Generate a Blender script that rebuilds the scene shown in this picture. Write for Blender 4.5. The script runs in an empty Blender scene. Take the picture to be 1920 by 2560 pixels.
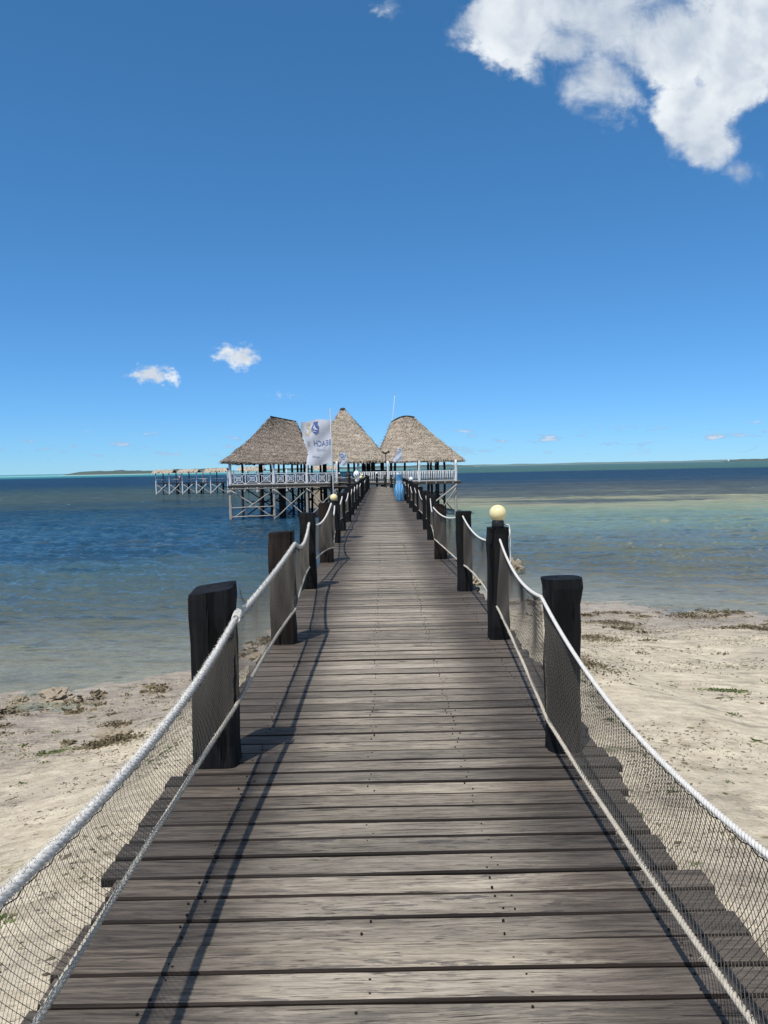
import bpy, math, random
import numpy as np
from mathutils import Vector, Matrix, Euler
random.seed(7)
rng = np.random.default_rng(11)
R = math.radians
scene = bpy.context.scene
COL = scene.collection
WATER = -3.05

# ------------------------------------------------------------------ camera
cam_d = bpy.data.cameras.new('camera')
cam = bpy.data.objects.new('camera', cam_d)
COL.objects.link(cam)
scene.camera = cam
cam_d.sensor_fit = 'VERTICAL'
cam_d.sensor_height = 34.6
cam_d.lens = 34.6 * 1923.0 / 2560.0
cam_d.clip_start = 0.05
cam_d.clip_end = 60000
cam.location = (0, 0, 1.6)
cam.rotation_mode = 'XYZ'
pitch = math.atan(111 / 1923.0)
cam.matrix_world = (Matrix.Translation((0, 0, 1.6)) @ Matrix.Rotation(R(90) - pitch, 4, 'X')
                    @ Matrix.Rotation(-R(1.134), 4, 'Z'))

# ------------------------------------------------------------------ light
SUN_TO = Vector((-0.26, -0.45, 1.0)).normalized()
SUN_EL = math.asin(SUN_TO.z)
SUN_AZ = math.atan2(SUN_TO.x, SUN_TO.y)
sd = bpy.data.lights.new('sun', 'SUN')
sd.energy = 4.4
sd.angle = R(0.53)
sd.color = (1.0, 0.955, 0.89)
sun = bpy.data.objects.new('sun', sd)
COL.objects.link(sun)
sun.rotation_euler = SUN_TO.to_track_quat('Z', 'Y').to_euler()
sun.location = (0, 0, 40)

scene.view_settings.view_transform = 'Standard'
scene.view_settings.look = 'None'
scene.view_settings.exposure = 0.0
scene.view_settings.gamma = 1.0
scene.view_settings.use_curve_mapping = False
scene.render.engine = 'CYCLES'
scene.cycles.use_denoising = True
scene.cycles.max_bounces = 8
scene.cycles.transparent_max_bounces = 24
scene.cycles.caustics_reflective = False
scene.cycles.caustics_refractive = False


# ------------------------------------------------------------------ node helpers
class NT:
    def __init__(s, tree):
        s.t = tree
        s.n = tree.nodes
        s.l = tree.links

    def put(s, sock, v):
        if v is None:
            return
        if isinstance(v, bpy.types.NodeSocket):
            s.l.new(v, sock)
        else:
            if sock.type == 'RGBA' and len(v) == 3:
                v = (*v, 1)
            sock.default_value = v

    def math(s, op, a, b=None, c=None, clamp=False):
        n = s.n.new('ShaderNodeMath')
        n.operation = op
        n.use_clamp = clamp
        s.put(n.inputs[0], a)
        s.put(n.inputs[1], b)
        s.put(n.inputs[2], c)
        return n.outputs[0]

    def vmath(s, op, a, b=None):
        n = s.n.new('ShaderNodeVectorMath')
        n.operation = op
        s.put(n.inputs[0], a)
        if b is not None:
            if op == 'SCALE':
                s.put(n.inputs[3], b)
            else:
                s.put(n.inputs[1], b)
        return n.outputs['Value'] if op in ('LENGTH', 'DOT_PRODUCT', 'DISTANCE') else n.outputs[0]

    def sstep(s, v, lo, hi, a=0.0, b=1.0):
        n = s.n.new('ShaderNodeMapRange')
        n.interpolation_type = 'SMOOTHSTEP'
        s.put(n.inputs[0], v)
        for i, x in enumerate((lo, hi, a, b)):
            s.put(n.inputs[i + 1], x)
        return n.outputs[0]

    def noise(s, vec, scale, detail=4, rough=0.5, dist=0.0, out=0, lac=2.0):
        n = s.n.new('ShaderNodeTexNoise')
        s.put(n.inputs['Vector'], vec)
        n.inputs['Scale'].default_value = scale
        n.inputs['Detail'].default_value = detail
        n.inputs['Roughness'].default_value = rough
        n.inputs['Distortion'].default_value = dist
        n.inputs['Lacunarity'].default_value = lac
        return n.outputs[out]

    def map(s, vec, scale=(1, 1, 1), loc=(0, 0, 0), rot=(0, 0, 0)):
        n = s.n.new('ShaderNodeMapping')
        s.put(n.inputs[0], vec)
        n.inputs['Location'].default_value = loc
        n.inputs['Rotation'].default_value = rot
        n.inputs['Scale'].default_value = scale
        return n.outputs[0]

    def mix(s, f, a, b, blend='MIX'):
        n = s.n.new('ShaderNodeMix')
        n.data_type = 'RGBA'
        n.blend_type = blend
        s.put(n.inputs[0], f)
        s.put(n.inputs[6], a)
        s.put(n.inputs[7], b)
        return n.outputs[2]

    def ramp(s, f, stops, interp='LINEAR'):
        n = s.n.new('ShaderNodeValToRGB')
        n.color_ramp.interpolation = interp
        e = n.color_ramp.elements
        while len(e) > 1:
            e.remove(e[-1])
        e[0].position = stops[0][0]
        e[0].color = (*stops[0][1], 1)
        for p, c in stops[1:]:
            x = e.new(p)
            x.color = (*c, 1)
        s.put(n.inputs[0], f)
        return n.outputs[0]

    def sep(s, v):
        n = s.n.new('ShaderNodeSeparateXYZ')
        s.put(n.inputs[0], v)
        return n.outputs

    def comb(s, x, y, z):
        n = s.n.new('ShaderNodeCombineXYZ')
        s.put(n.inputs[0], x)
        s.put(n.inputs[1], y)
        s.put(n.inputs[2], z)
        return n.outputs[0]

    def bump(s, h, strength=0.5, dist=0.01, nrm=None):
        n = s.n.new('ShaderNodeBump')
        n.inputs['Strength'].default_value = strength
        n.inputs['Distance'].default_value = dist
        s.put(n.inputs['Height'], h)
        if nrm is not None:
            s.put(n.inputs['Normal'], nrm)
        return n.outputs[0]


# ------------------------------------------------------------------ sky with clouds
world = bpy.data.worlds.new('World')
scene.world = world
world.use_nodes = True
wt = NT(world.node_tree)
wt.n.clear()

# cloud positions are compass directions: (x/y, z/y) for a viewer facing +Y
BLOBS = [  # u, v, radius u, radius v, weight
    (0.175, 0.554, 0.090, 0.060, 1.00), (0.137, 0.558, 0.046, 0.038, 0.90), (0.280, 0.575, 0.130, 0.070, 1.05), (0.235, 0.535, 0.075, 0.045, 1.0),
    (0.385, 0.533, 0.113, 0.076, 1.10), (0.461, 0.509, 0.095, 0.082, 1.10), (0.403, 0.439, 0.069, 0.064, 1.05),
    (0.417, 0.397, 0.044, 0.038, 0.90), (0.288, 0.487, 0.056, 0.052, 1.0), (0.530, 0.598, 0.195, 0.125, 1.10),
    (0.462, 0.366, 0.023, 0.019, 0.66),
    (-0.296, 0.122, 0.033, 0.0165, 1.15), (-0.186, 0.148, 0.036, 0.0145, 1.1), (-0.125, 0.101, 0.024, 0.0095, 0.30),
    (0.020, 0.573, 0.034, 0.026, 0.22),
]
tc = wt.n.new('ShaderNodeTexCoord')
dirv = wt.vmath('NORMALIZE', tc.outputs['Generated'])
ds = wt.sep(dirv)
yy = wt.math('MAXIMUM', wt.math('ABSOLUTE', ds[1]), 0.08)
uu = wt.math('ADD', wt.math('DIVIDE', ds[0], yy), wt.math('MULTIPLY', wt.math('LESS_THAN', ds[1], 0.0), 0.35))
vv = wt.math('DIVIDE', ds[2], yy)
pv = wt.comb(uu, vv, 0.0)
w1 = wt.noise(wt.map(pv, (1, 1, 1), (3, 1, 0)), 11.0, 3, 0.6, out=1)
warp = wt.vmath('SCALE', wt.vmath('SUBTRACT', w1, (0.5, 0.5, 0.5)), 0.075)
pw = wt.vmath('ADD', pv, warp)
ps = wt.vmath('ADD', pv, wt.vmath('SCALE', warp, 0.42))
fs_ = wt.noise(wt.map(pv, (1, 1.5, 1)), 62.0, 4, 0.6)
best = None
for (u, v, ru, rv, wgt) in BLOBS:
    small = ru < 0.04
    d = wt.vmath('MULTIPLY', wt.vmath('SUBTRACT', ps if small else pw, (u, v, 0)), (1 / ru, 1 / rv, 0))
    q = wt.math('MULTIPLY', wt.math('SUBTRACT', 1.0, wt.vmath('LENGTH', d)), max(wgt, 0.4))
    if wgt < 0.4:
        q = wt.math('SUBTRACT', q, 0.46 - wgt)
    if best is None:
        best = q
    else:
        n = wt.n.new('ShaderNodeMath')
        n.operation = 'SMOOTH_MAX'
        wt.put(n.inputs[0], best)
        wt.put(n.inputs[1], q)
        n.inputs[2].default_value = 0.03 if small else 0.2
        best = n.outputs[0]
fb = wt.noise(pv, 13.0, 8, 0.62, 0.35)
fl = wt.noise(pv, 5.0, 2, 0.5)
d0 = wt.math('ADD', best, wt.math('MULTIPLY', wt.math('SUBTRACT', fb, 0.53), 1.7))
d0 = wt.math('ADD', d0, wt.math('MULTIPLY', wt.math('SUBTRACT', fs_, 0.5), wt.sstep(vv, 0.3, 0.2, 0.35, 2.3)))
# low bank of little clouds above the horizon, all the way round
band = wt.math('MULTIPLY', wt.sstep(vv, 0.006, 0.022), wt.sstep(vv, 0.062, 0.036))
hn = wt.noise(wt.map(pv, (13, 48, 1), (4.1, 2.2, 0)), 1.7, 4, 0.62)
hd = wt.math('MULTIPLY', wt.sstep(hn, 0.55, 0.68), wt.math('MULTIPLY', band, 0.95))
alpha = wt.math('MULTIPLY', wt.sstep(d0, -0.04, wt.sstep(fl, 0.42, 0.62, 0.36, 0.9)), wt.sstep(ds[2], 0.0, 0.012))
# unseen cumulus added overhead and behind to whiten the light in the shadows
zz = wt.math('MAXIMUM', ds[2], 0.12)
gp = wt.comb(wt.math('DIVIDE', ds[0], zz), wt.math('DIVIDE', ds[1], zz), 0.0)
gn = wt.noise(wt.map(gp, (1, 1, 1), (2.3, 7.1, 0)), 1.15, 5, 0.58)
away = wt.math('MAXIMUM', wt.sstep(ds[1], 0.1, -0.25), wt.sstep(ds[2], 0.56, 0.68))
gen = wt.math('MULTIPLY', wt.math('MULTIPLY', wt.sstep(gn, 0.465, 0.58), away), wt.sstep(ds[2], 0.05, 0.25))
alpha = wt.math('MAXIMUM', alpha, gen)
# sunlit tops against the grey shaded depth of the cloud
fb2 = wt.noise(wt.vmath('ADD', pv, (-0.014, 0.028, 0.0)), 13.0, 3, 0.6, 0.35)
rel = wt.sstep(wt.math('SUBTRACT', fb, fb2), -0.20, 0.20)
core = wt.sstep(best, 0.25, 0.85)
shade = wt.math('SUBTRACT', wt.math('ADD', wt.math('MULTIPLY', rel, 0.55), wt.sstep(fl, 0.35, 0.65, 0.62, 0.08)), wt.math('MULTIPLY', core, 0.30), clamp=True)
shade = wt.math('ADD', shade, wt.sstep(vv, 0.32, 0.2, 0.0, 0.4), clamp=True)
ccol = wt.mix(shade, (0.47, 0.55, 0.67), (0.86, 0.91, 0.95))
hcol = wt.mix(wt.sstep(hn, 0.58, 0.74), (0.30, 0.49, 0.74), (0.60, 0.72, 0.86))

sky = wt.n.new('ShaderNodeTexSky')
sky.sky_type = 'NISHITA'
sky.sun_disc = False
sky.sun_elevation = SUN_EL
sky.sun_rotation = SUN_AZ
sky.altitude = 2000
sky.air_density = 1.0
sky.dust_density = 0.0
sky.ozone_density = 2.0
SKY_STRENGTH = 0.10
# the deep tropical blue of the photograph: one tone curve for each channel of the whole sky
ss = wt.sep(wt.vmath('SCALE', sky.outputs[0], SKY_STRENGTH))
chan = [wt.math('MULTIPLY', wt.math('POWER', ss[i], p), a / SKY_STRENGTH)
        for i, (a, p) in enumerate(((0.41, 0.87), (0.76, 0.765), (1.23, 0.85)))]
skyc = wt.comb(*chan)
inv = 1.0 / SKY_STRENGTH
allsky = wt.mix(hd, skyc, wt.vmath('SCALE', hcol, inv))
allsky = wt.mix(alpha, allsky, wt.vmath('SCALE', ccol, inv))
bg = wt.n.new('ShaderNodeBackground')
bg.inputs['Strength'].default_value = SKY_STRENGTH
wt.put(bg.inputs['Color'], allsky)
wo = wt.n.new('ShaderNodeOutputWorld')
wt.l.new(bg.outputs[0], wo.inputs[0])
world.cycles.sampling_method = 'MANUAL'
world.cycles.sample_map_resolution = 256


# ------------------------------------------------------------------ object helpers
ORIGIN = {}


def link(o, parent=None):
    COL.objects.link(o)
    if parent is not None:
        o.parent = parent
    return o


def tag(o, label, cat=None, group=None, kind=None):
    if label:
        o['label'] = label
    if cat:
        o['category'] = cat
    if group:
        o['group'] = group
    if kind:
        o['kind'] = kind
    return o


def thing(name, loc, label, cat, group=None):
    o = bpy.data.objects.new(name, None)
    o.empty_display_size = 0.2
    link(o)
    o.location = loc
    ORIGIN[o.name] = Vector(loc)
    return tag(o, label, cat, group)


def vnoise(x, y, seed=0):
    """smooth value noise, numpy arrays"""
    xi = np.floor(x).astype(np.int64)
    yi = np.floor(y).astype(np.int64)
    xf = x - xi
    yf = y - yi
    xf = xf * xf * (3 - 2 * xf)
    yf = yf * yf * (3 - 2 * yf)

    def h(a, b):
        v = (a * 374761393 + b * 668265263 + seed * 974711) & 0x7fffffff
        v = ((v ^ (v >> 13)) * 1274126177) & 0x7fffffff
        return ((v ^ (v >> 16)) & 0xffff) / 65535.0
    a = h(xi, yi)
    b = h(xi + 1, yi)
    c = h(xi, yi + 1)
    d = h(xi + 1, yi + 1)
    return (a * (1 - xf) + b * xf) * (1 - yf) + (c * (1 - xf) + d * xf) * yf


def fbm(x, y, seed=0, oct=4):
    x = np.asarray(x, float)
    y = np.asarray(y, float)
    s = 0
    a = 0.5
    for i in range(oct):
        s = s + a * vnoise(x, y, seed + i * 17)
        x = x * 2.03 + 11.3
        y = y * 2.03 + 5.7
        a *= 0.5
    return s


class MB:
    def __init__(s):
        s.v = []
        s.f = []

    def add(s, vs, fs):
        o = len(s.v)
        s.v.extend([tuple(p) for p in vs])
        s.f.extend([tuple(i + o for i in f) for f in fs])
        return s

    def box(s, c, size, rot=None):
        hx, hy, hz = size[0] / 2, size[1] / 2, size[2] / 2
        vs = [Vector((x, y, z)) for x in (-hx, hx) for y in (-hy, hy) for z in (-hz, hz)]
        if rot is not None:
            m = rot if isinstance(rot, Matrix) else Euler(rot).to_matrix()
            vs = [m @ p for p in vs]
        c = Vector(c)
        return s.add([p + c for p in vs], [(0, 1, 3, 2), (4, 6, 7, 5), (0, 4, 5, 1), (2, 3, 7, 6), (0, 2, 6, 4), (1, 5, 7, 3)])

    def tube(s, pts, rad, sides=8, caps=True, ph=0.0):
        pts = [Vector(p) for p in pts]
        n = len(pts)
        rs = rad if hasattr(rad, '__len__') else [rad] * n
        vs = []
        ref = None
        for i, p in enumerate(pts):
            t = (pts[min(i + 1, n - 1)] - pts[max(i - 1, 0)])
            if t.length < 1e-9:
                t = Vector((0, 0, 1))
            t.normalize()
            if ref is None:
                ref = Vector((0, 0, 1)) if abs(t.z) < 0.9 else Vector((0, 1, 0))
            a = ref - t * ref.dot(t)
            if a.length < 1e-5:
                a = t.orthogonal()
            a.normalize()
            ref = a
            b = t.cross(a)
            for k in range(sides):
                an = ph + 2 * math.pi * k / sides
                vs.append(p + (a * math.cos(an) + b * math.sin(an)) * rs[i])
        fs = []
        for i in range(n - 1):
            for k in range(sides):
                k2 = (k + 1) % sides
                fs.append((i * sides + k, i * sides + k2, (i + 1) * sides + k2, (i + 1) * sides + k))
        if caps:
            fs.append(tuple(range(sides - 1, -1, -1)))
            fs.append(tuple((n - 1) * sides + k for k in range(sides)))
        return s.add(vs, fs)

    def lathe(s, prof, sides=24, c=(0, 0, 0)):
        vs = []
        for r, z in prof:
            for k in range(sides):
                an = 2 * math.pi * k / sides
                vs.append((c[0] + r * math.cos(an), c[1] + r * math.sin(an), c[2] + z))
        fs = []
        for i in range(len(prof) - 1):
            for k in range(sides):
                k2 = (k + 1) % sides
                fs.append((i * sides + k, i * sides + k2, (i + 1) * sides + k2, (i + 1) * sides + k))
        fs.append(tuple(range(sides - 1, -1, -1)))
        fs.append(tuple((len(prof) - 1) * sides + k for k in range(sides)))
        return s.add(vs, fs)

    def mesh(s, name, mat, smooth=False, org=(0, 0, 0)):
        me = bpy.data.meshes.new(name)
        v = np.array(s.v, dtype=np.float32).reshape(-1, 3) - np.array(org, dtype=np.float32)
        me.from_pydata(v.tolist(), [], s.f)
        if mat is not None:
            me.materials.append(mat)
        if smooth:
            me.polygons.foreach_set('use_smooth', [True] * len(me.polygons))
        me.update()
        return me

    def build(s, name, mat, parent=None, smooth=False, kind=None, org=None):
        if parent is not None:
            org = ORIGIN[parent.name]
        elif org is None:
            org = Vector((0, 0, 0))
        o = bpy.data.objects.new(name, s.mesh(name, mat, smooth, org))
        link(o, parent)
        if parent is None:
            o.location = org
        ORIGIN[o.name] = Vector(org)
        if kind:
            o['kind'] = kind
        return o


def np_mesh(name, verts, faces, mat, smooth=False):
    """fast mesh from numpy arrays of tris or quads"""
    me = bpy.data.meshes.new(name)
    verts = np.asarray(verts, np.float32)
    faces = np.asarray(faces, np.int32)
    k = faces.shape[1]
    me.vertices.add(len(verts))
    me.vertices.foreach_set('co', verts.ravel())
    me.loops.add(faces.size)
    me.loops.foreach_set('vertex_index', faces.ravel())
    me.polygons.add(len(faces))
    me.polygons.foreach_set('loop_start', np.arange(0, faces.size, k, dtype=np.int32))
    if smooth:
        me.polygons.foreach_set('use_smooth', np.ones(len(faces), bool))
    me.materials.append(mat)
    me.update(calc_edges=True)
    return me


def np_obj(name, verts, faces, mat, parent=None, smooth=False, kind=None):
    org = ORIGIN[parent.name] if parent is not None else Vector((0, 0, 0))
    o = bpy.data.objects.new(name, np_mesh(name, np.asarray(verts) - np.array(org), faces, mat, smooth))
    link(o, parent)
    ORIGIN[o.name] = Vector(org)
    if kind:
        o['kind'] = kind
    return o


def copy_part(src, parent, loc, rotz=0.0, name=None):
    o = src.copy()
    if name:
        o.name = name
    for k in list(o.keys()):
        del o[k]
    link(o)
    o.parent = parent
    o.location = loc
    o.rotation_euler = (0, 0, rotz)
    return o


# ------------------------------------------------------------------ materials
def new_mat(name):
    m = bpy.data.materials.new(name)
    m.use_nodes = True
    nt = NT(m.node_tree)
    nt.n.clear()
    out = nt.n.new('ShaderNodeOutputMaterial')
    b = nt.n.new('ShaderNodeBsdfPrincipled')
    nt.l.new(b.outputs[0], out.inputs[0])
    return m, nt, b, out


def simple(name, col, rough=0.7, var=0.25, scale=6.0, bump=0.0, spec=0.3, stretch=(1, 1, 1), island=0.0):
    m, nt, b, out = new_mat(name)
    tc = nt.n.new('ShaderNodeTexCoord')
    v = nt.map(tc.outputs['Object'], stretch)
    n = nt.noise(v, scale, 5, 0.6)
    f = nt.math('ADD', nt.math('MULTIPLY', n, 2 * var), 1 - var)
    if island:
        gm = nt.n.new('ShaderNodeNewGeometry')
        f = nt.math('MULTIPLY', f, nt.math('ADD', nt.math('MULTIPLY', gm.outputs['Random Per Island'], 2 * island), 1 - island))
    c = nt.vmath('SCALE', col, f)
    nt.put(b.inputs['Base Color'], c)
    b.inputs['Roughness'].default_value = rough
    b.inputs['Specular IOR Level'].default_value = spec
    if bump:
        nt.put(b.inputs['Normal'], nt.bump(n, bump, 0.01))
    return m


def mat_plank():
    m, nt, b, out = new_mat('weathered_plank')
    tc = nt.n.new('ShaderNodeTexCoord')
    oi = nt.n.new('ShaderNodeObjectInfo')
    gm = nt.n.new('ShaderNodeNewGeometry')
    isl = nt.math('FRACT', nt.math('ADD', oi.outputs['Random'], gm.outputs['Random Per Island']))
    off = nt.comb(nt.math('MULTIPLY', isl, 37.0), nt.math('MULTIPLY', isl, 91.0), nt.math('MULTIPLY', isl, 13.0))
    p = nt.vmath('ADD', tc.outputs['Object'], off)
    gx = nt.noise(p, 0.9, 3, 0.5, out=1)
    pw = nt.vmath('ADD', p, nt.vmath('MULTIPLY', nt.vmath('SUBTRACT', gx, (0.5, 0.5, 0.5)), (0, 0.09, 0.05)))
    grain = nt.noise(nt.map(pw, (3.4, 62, 40)), 1.0, 7, 0.70)
    fine = nt.noise(nt.map(pw, (13, 240, 120)), 1.0, 4, 0.65)
    crack = nt.sstep(nt.noise(nt.map(pw, (1.9, 75, 40), (5, 9, 2)), 1.0, 3, 0.55), 0.64, 0.69)
    dash = nt.sstep(nt.noise(nt.map(pw, (10, 120, 60), (1, 3, 8)), 1.0, 3, 0.55), 0.61, 0.66)
    blot = nt.sstep(nt.noise(nt.map(p, (3.6, 22, 10), (3, 3, 3)), 1.0, 5, 0.62, 0.3), 0.56, 0.60)
    big = nt.noise(nt.map(p, (1.1, 5, 5), (7, 1, 1)), 1.0, 4, 0.6)
    wx = nt.sep(gm.outputs['Position'])
    # the trodden middle is worn pale, the edges keep dark old oil
    wn = nt.noise(nt.map(p, (2.5, 30, 10), (2, 8, 8)), 1.0, 4, 0.6)
    edge = nt.math('ADD', nt.math('ABSOLUTE', nt.math('SUBTRACT', wx[0], 0.04)), nt.math('MULTIPLY', nt.math('SUBTRACT', wn, 0.5), 0.42))
    edge = nt.sstep(edge, 0.30, 0.76)
    gc = nt.sstep(grain, 0.30, 0.70)
    base = nt.mix(gc, (0.165, 0.139, 0.110), (0.41, 0.357, 0.285))
    base = nt.mix(nt.sstep(fine, 0.38, 0.72, 0.0, 0.5), base, (0.44, 0.385, 0.305))
    base = nt.mix(nt.sstep(fine, 0.50, 0.30, 0.0, 0.5), base, (0.12, 0.098, 0.078))
    base = nt.mix(nt.sstep(big, 0.42, 0.62, 0.0, 0.6), base, nt.vmath('SCALE', base, 0.55))
    base = nt.mix(nt.math('MULTIPLY', blot, nt.sstep(isl, 0.30, 0.9, 0.10, 0.8)), base, (0.092, 0.082, 0.078))
    base = nt.mix(nt.math('MULTIPLY', edge, 0.86), base, nt.mix(gc, (0.024, 0.019, 0.016), (0.118, 0.094, 0.076)))
    base = nt.mix(nt.math('MULTIPLY', crack, 0.9), base, (0.020, 0.015, 0.012))
    base = nt.mix(nt.math('MULTIPLY', dash, 0.75), base, (0.045, 0.037, 0.032))
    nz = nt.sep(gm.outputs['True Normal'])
    base = nt.mix(nt.sstep(nz[2], 0.92, 0.55), base, (0.017, 0.0115, 0.009))  # gap darkness put into the colour of plank sides and bevels
    tone = nt.math('ADD', nt.math('MULTIPLY', nt.math('FRACT', nt.math('MULTIPLY', isl, 7.31)), 0.62), 0.60)
    warm = nt.math('FRACT', nt.math('MULTIPLY', isl, 3.77))
    base = nt.vmath('SCALE', base, tone)
    base = nt.mix(nt.math('MULTIPLY', warm, 0.35), base, nt.vmath('MULTIPLY', base, (1.06, 1.0, 0.88)))
    nt.put(b.inputs['Base Color'], base)
    b.inputs['Roughness'].default_value = 0.72
    b.inputs['Specular IOR Level'].default_value = 0.25
    h = nt.math('ADD', nt.math('MULTIPLY', grain, 0.9), nt.math('MULTIPLY', fine, 0.35))
    h = nt.math('SUBTRACT', h, nt.math('MULTIPLY', crack, 1.3))
    nt.put(b.inputs['Normal'], nt.bump(h, 0.55, 0.006))
    return m


def mat_post(name, dark, light, brown=0.0):
    m, nt, b, out = new_mat(name)
    tc = nt.n.new('ShaderNodeTexCoord')
    oi = nt.n.new('ShaderNodeObjectInfo')
    off = nt.math('MULTIPLY', oi.outputs['Random'], 53.0)
    p = nt.vmath('ADD', tc.outputs['Object'], nt.comb(off, off, off))
    gr = nt.noise(nt.map(p, (30, 30, 1.6)), 1.0, 6, 0.65)
    big = nt.noise(nt.map(p, (5, 5, 2)), 1.0, 4, 0.6)
    crack = nt.sstep(nt.noise(nt.map(p, (17, 17, 1.1), (2, 2, 2)), 1.0, 3, 0.5), 0.60, 0.64)
    chip = nt.sstep(nt.noise(p, 38.0, 3, 0.6), 0.76, 0.79)
    base = nt.mix(nt.sstep(gr, 0.35, 0.8), dark, light)
    base = nt.mix(nt.math('MULTIPLY', nt.sstep(big, 0.45, 0.7), 0.5), base, nt.vmath('SCALE', light, 1.15))
    pale = nt.sstep(nt.noise(nt.map(p, (26, 26, 2.2), (5, 1, 7)), 1.0, 5, 0.7), 0.60, 0.74)
    base = nt.mix(nt.math('MULTIPLY', pale, 0.7), base, nt.vmath('ADD', nt.vmath('SCALE', light, 2.2), (0.012, 0.012, 0.012)))
    base = nt.mix(crack, base, (0.002, 0.002, 0.002))
    base = nt.mix(nt.math('MULTIPLY', chip, 0.3), base, (0.35, 0.34, 0.33))
    nt.put(b.inputs['Base Color'], base)
    b.inputs['Roughness'].default_value = 0.7
    b.inputs['Specular IOR Level'].default_value = 0.14
    h = nt.math('SUBTRACT', gr, nt.math('MULTIPLY', crack, 1.5))
    nt.put(b.inputs['Normal'], nt.bump(h, 0.9, 0.012))
    return m


def mat_sand():
    m, nt, b, out = new_mat('beach_sand')
    gm = nt.n.new('ShaderNodeNewGeometry')
    p = gm.outputs['Position']
    s = nt.sep(p)
    n1 = nt.noise(p, 0.45, 5, 0.6)
    n2 = nt.noise(nt.map(p, (1.0, 1.6, 1)), 3.2, 6, 0.65)
    n3 = nt.noise(p, 26.0, 4, 0.6)
    n4 = nt.noise(p, 150.0, 3, 0.6)
    base = nt.mix(nt.sstep(n2, 0.32, 0.68), (0.50, 0.42, 0.30), (0.72, 0.625, 0.465))
    base = nt.mix(nt.sstep(n1, 0.48, 0.66, 0.0, 0.55), base, (0.42, 0.36, 0.285))
    # dark shell and weed crumbs, drawn out along the tide lines
    sp = nt.noise(nt.map(p, (7.5, 15, 1)), 1.0, 5, 0.72)
    sp2 = nt.noise(nt.map(p, (22, 40, 1), (3, 8, 0)), 1.0, 3, 0.6)
    crumbs = nt.math('MULTIPLY', nt.sstep(sp, 0.52, 0.66), nt.sstep(sp2, 0.52, 0.66))
    base = nt.mix(nt.math('MULTIPLY', crumbs, 0.78), base, (0.105, 0.088, 0.066))
    scum = nt.math('MULTIPLY', nt.sstep(nt.noise(nt.map(p, (1.1, 2.4, 1), (9, 1, 0)), 1.0, 6, 0.7), 0.51, 0.64), 0.55)
    base = nt.mix(scum, base, (0.225, 0.188, 0.138))
    # green film of algae
    al = nt.noise(nt.map(p, (0.8, 1.5, 1), (13.3, 2.7, 0)), 1.0, 5, 0.68)
    alg = nt.math('MULTIPLY', nt.sstep(al, 0.63, 0.70), 0.75)
    base = nt.mix(alg, base, (0.135, 0.155, 0.055))
    # wet near and under the water line
    wet = nt.sstep(nt.math('ADD', s[2], nt.math('MULTIPLY', nt.math('SUBTRACT', n2, 0.5), 0.16)), WATER + 0.44, WATER + 0.06)
    base = nt.mix(wet, base, nt.vmath('MULTIPLY', base, (0.66, 0.635, 0.635)))
    grass = nt.sstep(nt.noise(nt.map(p, (0.25, 0.7, 1)), 1.0, 5, 0.65), 0.56, 0.66)
    sub = nt.sstep(s[2], WATER - 0.02, WATER - 0.25)
    base = nt.mix(nt.math('MULTIPLY', grass, nt.math('MULTIPLY', sub, 0.7)), base, (0.06, 0.07, 0.045))
    base = nt.mix(nt.math('MULTIPLY', nt.sstep(n4, 0.3, 0.7), 0.25), base, nt.vmath('SCALE', base, 0.72))
    nt.put(b.inputs['Base Color'], base)
    nt.put(b.inputs['Roughness'], nt.math('ADD', nt.math('MULTIPLY', wet, -0.5), 0.92))
    b.inputs['Specular IOR Level'].default_value = 0.35
    n5 = nt.noise(nt.map(p, (1, 1.3, 1)), 8.0, 4, 0.6)
    h = nt.math('ADD', nt.math('MULTIPLY', n3, 0.6), nt.math('MULTIPLY', n4, 0.25))
    h = nt.math('ADD', h, nt.math('MULTIPLY', crumbs, 0.5))
    h = nt.math('ADD', h, nt.math('MULTIPLY', n5, 1.5))
    nt.put(b.inputs['Normal'], nt.bump(h, 0.8, 0.045))
    return m


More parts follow.
